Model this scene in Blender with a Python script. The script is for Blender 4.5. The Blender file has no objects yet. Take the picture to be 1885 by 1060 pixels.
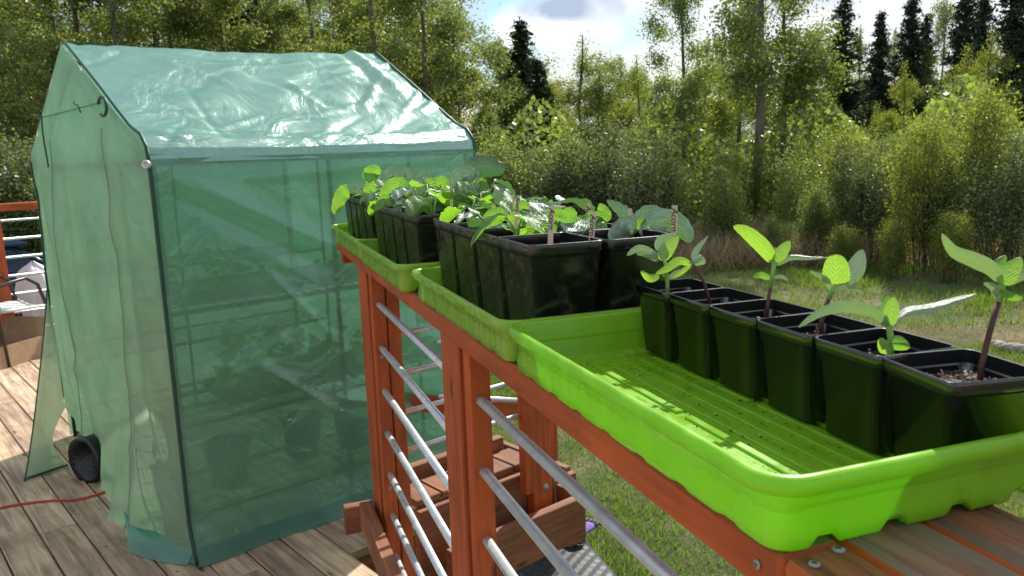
import bpy, math, random
import numpy as np
from mathutils import Vector, Matrix
R = math.radians
sc = bpy.context.scene
col = sc.collection
# ------------------------------------------------------------ camera
CZ = 1.5
F = 1480.0; PITCH = R(9.7); ROLL = R(-2.05)
cp, sp, cr, sr = math.cos(PITCH), math.sin(PITCH), math.cos(ROLL), math.sin(ROLL)
M = np.array([[cr, -sr, 0], [sr, cr, 0], [0, 0, 1]]) @ np.array([[1, 0, 0], [0, -sp, -cp], [0, cp, -sp]])
cam = bpy.data.cameras.new('camera'); co = bpy.data.objects.new('camera', cam); col.objects.link(co)
right, down, fwd = M[0], M[1], M[2]
co.matrix_world = Matrix(((right[0], -down[0], -fwd[0], 0), (right[1], -down[1], -fwd[1], 0), (right[2], -down[2], -fwd[2], CZ), (0, 0, 0, 1)))
cam.sensor_width = 36; cam.lens = F / 1885 * 36; cam.clip_start = 0.02; cam.clip_end = 2000
sc.camera = co
cam.dof.use_dof = True; cam.dof.focus_distance = 1.3; cam.dof.aperture_fstop = 14
# ------------------------------------------------------------ light
SUN_AZ, SUN_EL = R(25), R(41)
sd = Vector((math.sin(SUN_AZ) * math.cos(SUN_EL), math.cos(SUN_AZ) * math.cos(SUN_EL), math.sin(SUN_EL)))
sl = bpy.data.lights.new('sun', 'SUN'); sl.energy = 5.0; sl.angle = R(0.6); sl.color = (1, .95, .86)
so = bpy.data.objects.new('sun', sl); col.objects.link(so); so.rotation_euler = sd.to_track_quat('Z', 'Y').to_euler()
sc.view_settings.view_transform = 'Standard'; sc.view_settings.look = 'None'; sc.view_settings.exposure = 0.40; sc.view_settings.gamma = 1
W = bpy.data.worlds.new('World'); sc.world = W; W.use_nodes = True
nt = W.node_tree; nt.nodes.clear(); N = nt.nodes.new; LK = nt.links.new
out = N('ShaderNodeOutputWorld'); bg = N('ShaderNodeBackground'); LK(bg.outputs[0], out.inputs[0]); bg.inputs[1].default_value = 0.083
sky = N('ShaderNodeTexSky'); sky.sky_type = 'NISHITA'; sky.sun_disc = False; sky.sun_elevation = SUN_EL; sky.sun_rotation = SUN_AZ
tc = N('ShaderNodeTexCoord'); mp = N('ShaderNodeMapping'); mp.inputs['Scale'].default_value = (1, 1, 3.2); mp.inputs['Location'].default_value = (.3, .1, .25); LK(tc.outputs['Generated'], mp.inputs[0])
n1 = N('ShaderNodeTexNoise'); n1.inputs['Scale'].default_value = 2.6; n1.inputs['Detail'].default_value = 9; n1.inputs['Roughness'].default_value = .55; LK(mp.outputs[0], n1.inputs[0])
rp = N('ShaderNodeValToRGB'); rp.color_ramp.elements[0].position = .43; rp.color_ramp.elements[1].position = .56; LK(n1.outputs[0], rp.inputs[0])
mp2 = N('ShaderNodeMapping'); mp2.inputs['Scale'].default_value = (1, 1, 3.5); mp2.inputs['Location'].default_value = (1.3, 2.1, .75); LK(tc.outputs['Generated'], mp2.inputs[0])
n2 = N('ShaderNodeTexNoise'); n2.inputs['Scale'].default_value = 4; n2.inputs['Detail'].default_value = 8; LK(mp2.outputs[0], n2.inputs[0])
rp2 = N('ShaderNodeValToRGB'); rp2.color_ramp.elements[0].position = .5; rp2.color_ramp.elements[1].position = .72
rp2.color_ramp.elements[0].color = (10.3, 10.6, 11, 1); rp2.color_ramp.elements[1].color = (3.6, 4.4, 5.6, 1); LK(n2.outputs[0], rp2.inputs[0])
mx = N('ShaderNodeMixRGB'); LK(rp.outputs[0], mx.inputs[0]); LK(sky.outputs[0], mx.inputs[1]); LK(rp2.outputs[0], mx.inputs[2])
def wblob(px, py, w, h, soft):
    # a cloud (or a gap) of its own at a fixed direction of the sky, edge broken up by noise
    v = M.T @ np.array([(px - 942.5) / F, (py - 530) / F, 1.0]); v = v / np.linalg.norm(v); az = math.atan2(v[0], v[1])
    sub = N('ShaderNodeVectorMath'); sub.operation = 'SUBTRACT'; LK(tc.outputs['Generated'], sub.inputs[0]); sub.inputs[1].default_value = tuple(v)
    mm = N('ShaderNodeMapping'); mm.inputs['Rotation'].default_value = (0, 0, az); mm.inputs['Scale'].default_value = (1, 1, 1); LK(sub.outputs[0], mm.inputs[0])
    m3 = N('ShaderNodeVectorMath'); m3.operation = 'MULTIPLY'; LK(mm.outputs[0], m3.inputs[0]); m3.inputs[1].default_value = (1 / w, 0.0 if w < 1 else 1, 1 / h)
    nn = N('ShaderNodeTexNoise'); nn.inputs['Scale'].default_value = 16; nn.inputs['Detail'].default_value = 7; LK(tc.outputs['Generated'], nn.inputs[0])
    ad = N('ShaderNodeVectorMath'); ad.operation = 'ADD'; sc3 = N('ShaderNodeVectorMath'); sc3.operation = 'MULTIPLY_ADD'; LK(nn.outputs['Color'], sc3.inputs[0]); sc3.inputs[1].default_value = (1.6, 0, 1.6); sc3.inputs[2].default_value = (-.8, 0, -.8)
    LK(m3.outputs[0], ad.inputs[0]); LK(sc3.outputs[0], ad.inputs[1]); ln = N('ShaderNodeVectorMath'); ln.operation = 'LENGTH'; LK(ad.outputs[0], ln.inputs[0])
    rr = N('ShaderNodeValToRGB'); rr.color_ramp.elements[0].position = .35; rr.color_ramp.elements[1].position = min(1, .35 + soft); rr.color_ramp.elements[0].color = (1, 1, 1, 1); rr.color_ramp.elements[1].color = (0, 0, 0, 1); LK(ln.outputs['Value'], rr.inputs[0]); return rr.outputs[0]
def wmix(f, a, c):
    m_ = N('ShaderNodeMixRGB'); LK(f, m_.inputs[0]); LK(a, m_.inputs[1]); m_.inputs[2].default_value = (*c, 1); return m_.outputs[0]
c_ = wmix(wblob(925, 10, .06, .05, .6), mx.outputs[0], (5.6, 8.6, 10.4))
c_ = wmix(wblob(930, 130, .05, .05, .6), c_, (6.2, 8.9, 10.4))
c_ = wmix(wblob(1150, 60, .05, .03, .6), c_, (7.4, 9.2, 10.6))
c_ = wmix(wblob(1010, 45, .10, .045, .5), c_, (12, 12.2, 12.4))
c_ = wmix(wblob(1045, 12, .085, .028, .5), c_, (4.6, 5.6, 7.2))
LK(c_, bg.inputs[0])
# ------------------------------------------------------------ frames
aA, aD = R(-19), R(-40.2)
Av, Ap = np.array([math.sin(aA), math.cos(aA), 0]), np.array([math.cos(aA), -math.sin(aA), 0])
Dv, Bv = np.array([math.sin(aD), math.cos(aD), 0]), np.array([math.cos(aD), -math.sin(aD), 0])
Z = np.array([0, 0, 1.0])
def A(u, v, z): return Av * u + Ap * v + Z * z          # rail frame: along, right
C0 = Dv * 2.98 + Bv * .882
def T(s, w, z): return C0 + Dv * s + Bv * w + Z * z     # greenhouse frame
def DB(u, v, z): return Dv * u + Bv * v + Z * z         # deck frame
def ray(x, y): return M.T @ np.array([(x - 942.5) / F, (y - 530) / F, 1.0])
def at(x, y, d): return ray(x, y) * d + Z * CZ          # point at depth d along the view axis
def gnd(x, y, z): d = ray(x, y); return d * ((z - CZ) / d[2]) + Z * CZ
def depth(P): return float(fwd @ (np.array(P) - Z * CZ))
rnd = random.Random(7); rng = np.random.default_rng(5)
# ------------------------------------------------------------ materials
def mat(name):
    m = bpy.data.materials.new(name); m.use_nodes = True; t = m.node_tree; t.nodes.clear()
    o = t.nodes.new('ShaderNodeOutputMaterial'); return m, t, o
def pbsdf(t, **k):
    p = t.nodes.new('ShaderNodeBsdfPrincipled')
    for a, b in k.items():
        p.inputs[a.replace('_', ' ')].default_value = b
    return p
def simple(name, c, rough=.5, metal=0, noise=0, nscale=20, bump=0, bscale=60, spec=.5, stretch=(1, 1, 1)):
    m, t, o = mat(name); p = pbsdf(t, Base_Color=(*c, 1), Roughness=rough, Metallic=metal); p.inputs['Specular IOR Level'].default_value = spec
    t.links.new(p.outputs[0], o.inputs[0])
    cd = t.nodes.new('ShaderNodeTexCoord'); mp = t.nodes.new('ShaderNodeMapping'); mp.inputs['Scale'].default_value = stretch; t.links.new(cd.outputs['Object'], mp.inputs[0])
    if noise:
        n = t.nodes.new('ShaderNodeTexNoise'); n.inputs['Scale'].default_value = nscale; n.inputs['Detail'].default_value = 6; t.links.new(mp.outputs[0], n.inputs[0])
        r = t.nodes.new('ShaderNodeValToRGB'); r.color_ramp.elements[0].position = .3; r.color_ramp.elements[1].position = .7
        r.color_ramp.elements[0].color = (*[x * (1 - noise) for x in c], 1); r.color_ramp.elements[1].color = (*[min(1, x * (1 + noise)) for x in c], 1)
        t.links.new(n.outputs[0], r.inputs[0]); t.links.new(r.outputs[0], p.inputs['Base Color'])
    if bump:
        n = t.nodes.new('ShaderNodeTexNoise'); n.inputs['Scale'].default_value = bscale; n.inputs['Detail'].default_value = 5; t.links.new(mp.outputs[0], n.inputs[0])
        b = t.nodes.new('ShaderNodeBump'); b.inputs['Strength'].default_value = bump; b.inputs['Distance'].default_value = .01; t.links.new(n.outputs[0], b.inputs['Height']); t.links.new(b.outputs[0], p.inputs['Normal'])
    return m
def ramp(t, src, stops):
    r = t.nodes.new('ShaderNodeValToRGB'); e = r.color_ramp.elements
    e[0].position, e[0].color = stops[0][0], (*stops[0][1], 1); e[1].position, e[1].color = stops[-1][0], (*stops[-1][1], 1)
    for p_, c_ in stops[1:-1]:
        q = e.new(p_); q.color = (*c_, 1)
    t.links.new(src, r.inputs[0]); return r
def mixc(t, fac, a, b, mode='MIX'):
    m = t.nodes.new('ShaderNodeMixRGB'); m.blend_type = mode
    for i, x in ((0, fac), (1, a), (2, b)):
        if hasattr(x, 'links'): t.links.new(x, m.inputs[i])
        else: m.inputs[i].default_value = x if i == 0 else (*x, 1)
    return m
def wood(name, stops, rough=.6, sx=2.2, sy=38, bump=.25, island=.25, knots=True, wear=None):
    """grain runs along the U of the uv map (metres)"""
    m, t, o = mat(name); p = pbsdf(t, Roughness=rough); t.links.new(p.outputs[0], o.inputs[0])
    uv = t.nodes.new('ShaderNodeUVMap'); g = t.nodes.new('ShaderNodeNewGeometry')
    add = t.nodes.new('ShaderNodeVectorMath'); add.operation = 'ADD'
    sc_ = t.nodes.new('ShaderNodeVectorMath'); sc_.operation = 'SCALE'; sc_.inputs[0].default_value = (17, 31, 5); t.links.new(g.outputs['Random Per Island'], sc_.inputs['Scale'])
    t.links.new(uv.outputs[0], add.inputs[0]); t.links.new(sc_.outputs[0], add.inputs[1])
    mp = t.nodes.new('ShaderNodeMapping'); mp.inputs['Scale'].default_value = (sx, sy, 1); t.links.new(add.outputs[0], mp.inputs[0])
    n = t.nodes.new('ShaderNodeTexNoise'); n.inputs['Scale'].default_value = 1.4; n.inputs['Detail'].default_value = 8; n.inputs['Roughness'].default_value = .62; n.inputs['Distortion'].default_value = .7; t.links.new(mp.outputs[0], n.inputs[0])
    r = ramp(t, n.outputs[0], stops); c = r.outputs[0]
    big = t.nodes.new('ShaderNodeTexNoise'); big.inputs['Scale'].default_value = 5; big.inputs['Detail'].default_value = 5; t.links.new(add.outputs[0], big.inputs[0])
    br = ramp(t, big.outputs[0], [(.3, (.68, .68, .68)), (.7, (1.2, 1.18, 1.15))]); c = mixc(t, 1, c, br.outputs[0], 'MULTIPLY').outputs[0]
    if wear:
        wn = t.nodes.new('ShaderNodeTexNoise'); wn.inputs['Scale'].default_value = wear[1]; wn.inputs['Detail'].default_value = 7; wn.inputs['Roughness'].default_value = .7
        mw = t.nodes.new('ShaderNodeMapping'); mw.inputs['Scale'].default_value = (1, 4, 1); t.links.new(add.outputs[0], mw.inputs[0]); t.links.new(mw.outputs[0], wn.inputs[0])
        wr = ramp(t, wn.outputs[0], [(wear[2], (0, 0, 0)), (wear[2] + .16, (1, 1, 1))]); wc = mixc(t, 1, r.outputs[0], wear[0], 'MULTIPLY')
        c = mixc(t, wr.outputs[0], c, wear[0]).outputs[0]
        c = mixc(t, .5, c, mixc(t, 1, c, ramp(t, n.outputs[0], [(.3, (.45, .45, .45)), (.65, (1.5, 1.5, 1.5))]).outputs[0], 'MULTIPLY').outputs[0]).outputs[0]
    if knots:
        v = t.nodes.new('ShaderNodeTexVoronoi'); v.inputs['Scale'].default_value = 1; mk = t.nodes.new('ShaderNodeMapping'); mk.inputs['Scale'].default_value = (2.6, 7.5, 1)
        t.links.new(add.outputs[0], mk.inputs[0]); t.links.new(mk.outputs[0], v.inputs[0])
        kr = ramp(t, v.outputs['Distance'], [(.03, (.22, .15, .1)), (.085, (1, 1, 1))]); c = mixc(t, 1, c, kr.outputs[0], 'MULTIPLY').outputs[0]
    ir = ramp(t, g.outputs['Random Per Island'], [(0, (1 - island,) * 3), (.5, (1, .97, .93)), (1, (1 + island, 1 + island * .9, 1 + island * .8))])
    c = mixc(t, 1, c, ir.outputs[0], 'MULTIPLY').outputs[0]
    t.links.new(c, p.inputs['Base Color'])
    b = t.nodes.new('ShaderNodeBump'); b.inputs['Strength'].default_value = bump; b.inputs['Distance'].default_value = .004; t.links.new(n.outputs[0], b.inputs['Height']); t.links.new(b.outputs[0], p.inputs['Normal'])
    return m
def leafmat(name, c, tr, gloss=.06, grough=.35, var=.35, tamt=.5, veins=False, silver=0):
    """thin leaf: diffuse + translucent + sheen"""
    m, t, o = mat(name); g = t.nodes.new('ShaderNodeNewGeometry')
    d = t.nodes.new('ShaderNodeBsdfDiffuse'); tl = t.nodes.new('ShaderNodeBsdfTranslucent'); gl = t.nodes.new('ShaderNodeBsdfGlossy'); gl.inputs['Roughness'].default_value = grough
    gl.inputs['Color'].default_value = (1, 1, 1, 1)
    vr = ramp(t, g.outputs['Random Per Island'], [(0, (1 - var, 1 - var * .8, 1 - var)), (1, (1 + var, 1 + var * .7, 1 + var * .5))]).outputs[0]
    cc, ct = mixc(t, 1, c, vr, 'MULTIPLY').outputs[0], mixc(t, 1, tr, vr, 'MULTIPLY').outputs[0]
    nrm = None
    if veins:
        uv = t.nodes.new('ShaderNodeUVMap'); sx = t.nodes.new('ShaderNodeSeparateXYZ'); t.links.new(uv.outputs[0], sx.inputs[0])
        def math_(op, a, b=0.0, c_=0.0):
            q = t.nodes.new('ShaderNodeMath'); q.operation = op
            for i, x in enumerate((a, b, c_)):
                if hasattr(x, 'links'): t.links.new(x, q.inputs[i])
                else: q.inputs[i].default_value = x
            return q.outputs[0]
        av = math_('ABSOLUTE', sx.outputs[1])                       # |across|, 0 at the midrib
        side = math_('MULTIPLY_ADD', sx.outputs[0], 6.5, math_('MULTIPLY', av, -3.2))
        fr = math_('FRACT', side); tri = math_('ABSOLUTE', math_('SUBTRACT', fr, .5))
        v1 = ramp(t, av, [(.0, (1, 1, 1)), (.07, (0, 0, 0))]).outputs[0]
        v2 = ramp(t, tri, [(.0, (1, 1, 1)), (.09, (0, 0, 0))]).outputs[0]
        vv = mixc(t, 1, v1, v2, 'LIGHTEN').outputs[0]
        cc = mixc(t, mixc(t, 1, vv, (.3,) * 3, 'MULTIPLY').outputs[0], cc, tuple(min(1, x * 2.2 + .05) for x in c)).outputs[0]
        ct = mixc(t, mixc(t, 1, vv, (.22,) * 3, 'MULTIPLY').outputs[0], ct, tuple(min(1, x * 1.5 + .08) for x in tr)).outputs[0]
        if silver:
            sn = t.nodes.new('ShaderNodeTexNoise'); sn.inputs['Scale'].default_value = 5; sn.inputs['Detail'].default_value = 5; t.links.new(uv.outputs[0], sn.inputs[0])
            srp = ramp(t, sn.outputs[0], [(.45, (0, 0, 0)), (.62, (silver,) * 3)]).outputs[0]; cc = mixc(t, srp, cc, (.5, .58, .5)).outputs[0]
        hn = t.nodes.new('ShaderNodeTexNoise'); hn.inputs['Scale'].default_value = 9; hn.inputs['Detail'].default_value = 3; t.links.new(uv.outputs[0], hn.inputs[0])
        hs = math_('MULTIPLY_ADD', hn.outputs[0], 1.6, math_('MULTIPLY', tri, -1.0))
        b = t.nodes.new('ShaderNodeBump'); b.inputs['Strength'].default_value = .6; b.inputs['Distance'].default_value = .002; t.links.new(hs, b.inputs['Height']); nrm = b.outputs[0]
        for q in (d, tl, gl): t.links.new(nrm, q.inputs['Normal'])
    t.links.new(cc, d.inputs[0]); t.links.new(ct, tl.inputs[0])
    m1 = t.nodes.new('ShaderNodeMixShader'); m1.inputs[0].default_value = tamt; t.links.new(d.outputs[0], m1.inputs[1]); t.links.new(tl.outputs[0], m1.inputs[2])
    m2 = t.nodes.new('ShaderNodeMixShader'); m2.inputs[0].default_value = gloss; t.links.new(m1.outputs[0], m2.inputs[1]); t.links.new(gl.outputs[0], m2.inputs[2])
    t.links.new(m2.outputs[0], o.inputs[0]); return m
def plastic_film(name, c, tr, alpha, rough, grid=True, gridscale=110, tint=(.25, .6, .42), gloss=.12, bump=.35, bscale=9, opaque_low=0):
    """woven greenhouse film: part clear, part milky, glossy, with a reinforcing grid"""
    m, t, o = mat(name)
    d = t.nodes.new('ShaderNodeBsdfDiffuse'); tl = t.nodes.new('ShaderNodeBsdfTranslucent'); gl = t.nodes.new('ShaderNodeBsdfGlossy'); tp = t.nodes.new('ShaderNodeBsdfTransparent')
    gl.inputs['Roughness'].default_value = rough; tp.inputs[0].default_value = (*tint, 1); gl.inputs['Color'].default_value = (.82, 1, .92, 1)
    uv = t.nodes.new('ShaderNodeUVMap')
    n = t.nodes.new('ShaderNodeTexNoise'); n.inputs['Scale'].default_value = bscale; n.inputs['Detail'].default_value = 7; n.inputs['Roughness'].default_value = .5; n.inputs['Distortion'].default_value = .9; t.links.new(uv.outputs[0], n.inputs[0])
    n3 = t.nodes.new('ShaderNodeTexNoise'); n3.inputs['Scale'].default_value = 3.1; n3.inputs['Detail'].default_value = 4; t.links.new(uv.outputs[0], n3.inputs[0])
    cv = ramp(t, n3.outputs[0], [(.3, (.78, .82, .8)), (.7, (1.2, 1.15, 1.15))]).outputs[0]
    cc = mixc(t, 1, c, cv, 'MULTIPLY').outputs[0]; ct = mixc(t, 1, tr, cv, 'MULTIPLY').outputs[0]
    fac = t.nodes.new('ShaderNodeMath'); fac.operation = 'MULTIPLY_ADD'; fac.inputs[2].default_value = alpha
    if grid:
        wv = []
        for dr in ('X', 'Y'):
            w = t.nodes.new('ShaderNodeTexWave'); w.bands_direction = dr; w.inputs['Scale'].default_value = gridscale / 6.283; t.links.new(uv.outputs[0], w.inputs[0]); wv.append(w.outputs[1])
        mxg = mixc(t, 1, wv[0], wv[1], 'LIGHTEN').outputs[0]
        gr = ramp(t, mxg, [(.72, (0, 0, 0)), (.98, (1, 1, 1))]).outputs[0]
        t.links.new(gr, fac.inputs[0]); fac.inputs[1].default_value = -alpha * .45
        cc = mixc(t, mixc(t, 1, gr, (.2,) * 3, 'MULTIPLY').outputs[0], cc, tuple(min(1, x * 1.6) for x in c)).outputs[0]
    t.links.new(cc, d.inputs[0]); t.links.new(ct, tl.inputs[0])
    b = t.nodes.new('ShaderNodeBump'); b.inputs['Strength'].default_value = bump; b.inputs['Distance'].default_value = .03; t.links.new(n.outputs[0], b.inputs['Height']); t.links.new(b.outputs[0], gl.inputs['Normal'])
    m1 = t.nodes.new('ShaderNodeMixShader'); m1.inputs[0].default_value = .6; t.links.new(d.outputs[0], m1.inputs[1]); t.links.new(tl.outputs[0], m1.inputs[2])
    m2 = t.nodes.new('ShaderNodeMixShader'); t.links.new(fac.outputs[0], m2.inputs[0]); t.links.new(m1.outputs[0], m2.inputs[1]); t.links.new(tp.outputs[0], m2.inputs[2])
    m3 = t.nodes.new('ShaderNodeMixShader'); t.links.new(m2.outputs[0], m3.inputs[1]); t.links.new(gl.outputs[0], m3.inputs[2])
    fz = t.nodes.new('ShaderNodeLayerWeight'); fz.inputs[0].default_value = .25; fm = t.nodes.new('ShaderNodeMath'); fm.operation = 'MULTIPLY_ADD'; fm.inputs[1].default_value = .13; fm.inputs[2].default_value = gloss
    t.links.new(fz.outputs[1], fm.inputs[0]); t.links.new(fm.outputs[0], m3.inputs[0])
    t.links.new(m3.outputs[0], o.inputs[0]); return m
MA = {}
MA['stain'] = wood('red_stained_wood', [(.3, (.27, .045, .006)), (.5, (.40, .074, .010)), (.72, (.50, .108, .018))], rough=.62, island=.1, sy=26)
MA['captop'] = wood('worn_cap_wood', [(.3, (.09, .030, .014)), (.5, (.22, .07, .03)), (.7, (.30, .11, .05))], rough=.65, island=.12, bump=.5, wear=((.20, .145, .105), 3.2, .42))
MA['fresh'] = wood('tan_stained_wood', [(.3, (.13, .045, .018)), (.55, (.24, .088, .038)), (.75, (.34, .14, .068))], rough=.7, island=.18)
MA['deck'] = wood('weathered_deck_wood', [(.25, (.25, .17, .11)), (.5, (.42, .305, .21)), (.78, (.55, .42, .30))], rough=.75, island=.22, bump=.25, sx=1.6, sy=24, wear=((.34, .21, .13), 2.2, .58))
MA['pipe'] = simple('galvanised_conduit', (.62, .66, .69), .42, .55, noise=.15, nscale=40, stretch=(1, 1, 1))
MA['bolt'] = simple('zinc_bolt', (.33, .33, .32), .55, .4)
def lime(name, c, tr):
    m, t, o = mat(name)
    p = pbsdf(t, Roughness=.28); p.inputs['Base Color'].default_value = (*c, 1); p.inputs['Coat Weight'].default_value = .25
    n = t.nodes.new('ShaderNodeTexNoise'); n.inputs['Scale'].default_value = 30; cd = t.nodes.new('ShaderNodeTexCoord'); t.links.new(cd.outputs['Object'], n.inputs[0])
    r = ramp(t, n.outputs[0], [(.3, tuple(x * .93 for x in c)), (.7, tuple(x * 1.05 for x in c))]); t.links.new(r.outputs[0], p.inputs['Base Color'])
    rr = ramp(t, n.outputs[0], [(.35, (.2,) * 3), (.65, (.42,) * 3)]); t.links.new(rr.outputs[0], p.inputs['Roughness'])
    tl = t.nodes.new('ShaderNodeBsdfTranslucent'); tl.inputs[0].default_value = (*tr, 1)
    mx_ = t.nodes.new('ShaderNodeMixShader'); mx_.inputs[0].default_value = .42; t.links.new(p.outputs[0], mx_.inputs[1]); t.links.new(tl.outputs[0], mx_.inputs[2]); t.links.new(mx_.outputs[0], o.inputs[0]); return m
MA['lime'] = lime('lime_tray_plastic', (.34, .64, .03), (.33, .77, .02))
MA['limedull'] = lime('dull_lime_tray_plastic', (.38, .64, .07), (.35, .68, .04))
MA['pot'] = simple('black_pot_plastic', (.006, .0065, .009), .16, 0, noise=.4, nscale=18, bump=.04, bscale=12, spec=.95)
def dusty_sheen():  # brownish patches paint dust plus the sky and deck sheen into the colour
    m, t, o = mat('dusty_sheen_pot_plastic'); p = pbsdf(t, Roughness=.3); t.links.new(p.outputs[0], o.inputs[0]); p.inputs['Specular IOR Level'].default_value = .65
    cd = t.nodes.new('ShaderNodeTexCoord'); mp = t.nodes.new('ShaderNodeMapping'); mp.inputs['Scale'].default_value = (1, 1, 1.1); t.links.new(cd.outputs['Object'], mp.inputs[0])
    n = t.nodes.new('ShaderNodeTexNoise'); n.inputs['Scale'].default_value = 22; n.inputs['Detail'].default_value = 8; n.inputs['Distortion'].default_value = 1.5; t.links.new(mp.outputs[0], n.inputs[0])
    r_ = ramp(t, n.outputs[0], [(.42, (.013, .013, .015)), (.56, (.030, .026, .025)), (.66, (.085, .07, .062))]); t.links.new(r_.outputs[0], p.inputs['Base Color'])
    q_ = ramp(t, n.outputs[0], [(.4, (.18,) * 3), (.62, (.5,) * 3)]); t.links.new(q_.outputs[0], p.inputs['Roughness']); return m
MA['dusty_sheen'] = dusty_sheen()
MA['potin'] = simple('matt_pot_inside', (.006, .0065, .008), .6, 0, spec=.15)
MA['soil'] = simple('potting_soil', (.035, .025, .019), .95, 0, noise=.8, nscale=160, bump=1, bscale=220)
MA['perlite'] = simple('perlite_bits', (.6, .55, .47), .9, 0, noise=.3, nscale=200)
MA['sunleaf'] = leafmat('sunflower_leaf', (.13, .30, .035), (.40, .72, .035), .09, .4, .15, .55, veins=True)
MA['paleleaf'] = leafmat('pale_leaf_face', (.24, .36, .20), (.27, .46, .09), .14, .4, .12, .35, veins=True)
MA['squash'] = leafmat('squash_leaf', (.075, .20, .03), (.27, .58, .03), .06, .45, .18, .55, veins=True)
MA['silver'] = leafmat('silvery_squash_leaf', (.07, .17, .09), (.13, .30, .06), .12, .42, .12, .3, veins=True, silver=.42)
MA['darkleaf'] = leafmat('dark_leaf_underside', (.05, .13, .06), (.06, .19, .035), .08, .4, .1, .4, veins=True)
MA['stem'] = simple('green_stem', (.22, .38, .08), .5, noise=.2, nscale=80)
MA['redstem'] = simple('red_stem', (.075, .014, .013), .5, noise=.35, nscale=80)
MA['stick'] = wood('craft_stick_wood', [(.3, (.68, .52, .32)), (.7, (.85, .70, .48))], sx=20, sy=300, knots=False, island=.1)
MA['ink'] = simple('marker_ink', (.02, .02, .03), .6)
MA['film'] = plastic_film('green_mesh_film', (.15, .345, .255), (.24, .52, .37), .27, .28, tint=(.56, .80, .66), gloss=.085, gridscale=205, bump=.9, bscale=5)
MA['filmfront'] = plastic_film('front_mesh_film', (.30, .40, .29), (.64, .77, .55), .16, .4, tint=(.5, .82, .6), gloss=.05, gridscale=205, bump=.6)
MA['filmroof'] = plastic_film('roof_film', (.15, .42, .32), (.15, .45, .33), .06, .28, tint=(.3, .7, .5), gloss=.30, bump=.85, bscale=4.2, gridscale=150)
MA['hem'] = plastic_film('green_hem_tape', (.12, .36, .31), (.14, .44, .34), .28, .4, grid=False, tint=(.2, .6, .5), gloss=.09)
MA['piping'] = simple('dark_green_piping', (.01, .06, .04), .5)
MA['frame'] = simple('dark_green_tube', (.012, .05, .035), .4)
MA['zip'] = simple('grey_zip', (.33, .36, .30), .5)
MA['plant'] = leafmat('shelf_plant_leaves', (.16, .30, .03), (.5, .7, .04), .04, .4, .3, .5)
MA['black'] = simple('black_plastic', (.012, .012, .014), .3, spec=.7)
MA['duct'] = simple('black_ribbed_plastic', (.008, .009, .010), .3, noise=.4, nscale=40, bump=.5, bscale=60, spec=.5)
MA['cord'] = simple('red_cord', (.50, .035, .03), .45)
MA['card'] = simple('cardboard', (.42, .28, .17), .85, noise=.12, nscale=15)
MA['whitebag'] = simple('white_plastic_sack', (.62, .62, .66), .4, bump=.9, bscale=9)
MA['chairmetal'] = simple('bronze_chair_metal', (.06, .055, .05), .35, .6)
MA['chairseat'] = simple('pale_sling_fabric', (.62, .64, .62), .7)
MA['carpaint'] = simple('blue_car_paint', (.012, .035, .10), .2, .3, spec=.8)
MA['carglass'] = simple('car_glass', (.01, .02, .03), .06, 0, spec=1)
MA['chrome'] = simple('pale_trim', (.6, .6, .6), .3, .6)
MA['tyre'] = simple('rubber', (.02, .02, .02), .8)
MA['bark'] = simple('birch_bark', (.15, .125, .10), .85, noise=.65, nscale=5, bump=.5, bscale=14, stretch=(1, 1, .35))
MA['dbark'] = simple('dark_bark', (.06, .048, .04), .9, noise=.5, nscale=8, bump=.6, bscale=20)
MA['birchA'] = leafmat('birch_leaves_fresh', (.125, .18, .05), (.27, .37, .06), .045, .4, .5, .5)
MA['birchB'] = leafmat('birch_leaves_olive', (.14, .18, .05), (.29, .37, .06), .045, .4, .5, .45)
MA['birchC'] = leafmat('birch_leaves_yellow', (.16, .20, .035), (.35, .42, .045), .045, .4, .4, .5)
MA['willow'] = leafmat('willow_leaves_grey', (.14, .18, .08), (.22, .28, .08), .045, .4, .5, .4)
MA['spruce'] = leafmat('spruce_needles', (.034, .062, .034), (.03, .05, .02), .03, .5, .5, .2)
MA['grass'] = leafmat('grass_blades', (.09, .18, .02), (.22, .36, .03), .05, .4, .5, .45)
MA['straw'] = leafmat('straw_blades', (.36, .30, .18), (.36, .29, .15), .04, .5, .35, .4)
MA['brush'] = leafmat('dry_brush_stems', (.36, .29, .19), (.34, .26, .15), .03, .5, .5, .35)
MA['yellow'] = simple('dandelion_petals', (.8, .6, .02), .6)
MA['purple'] = simple('purple_knit', (.20, .10, .38), .8, bump=.5, bscale=300)
MA['greyglove'] = simple('grey_rubber_palm', (.06, .06, .065), .6, bump=.5, bscale=200)
MA['rock'] = simple('field_stone', (.34, .30, .26), .9, noise=.35, nscale=6, bump=.8, bscale=14)
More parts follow.
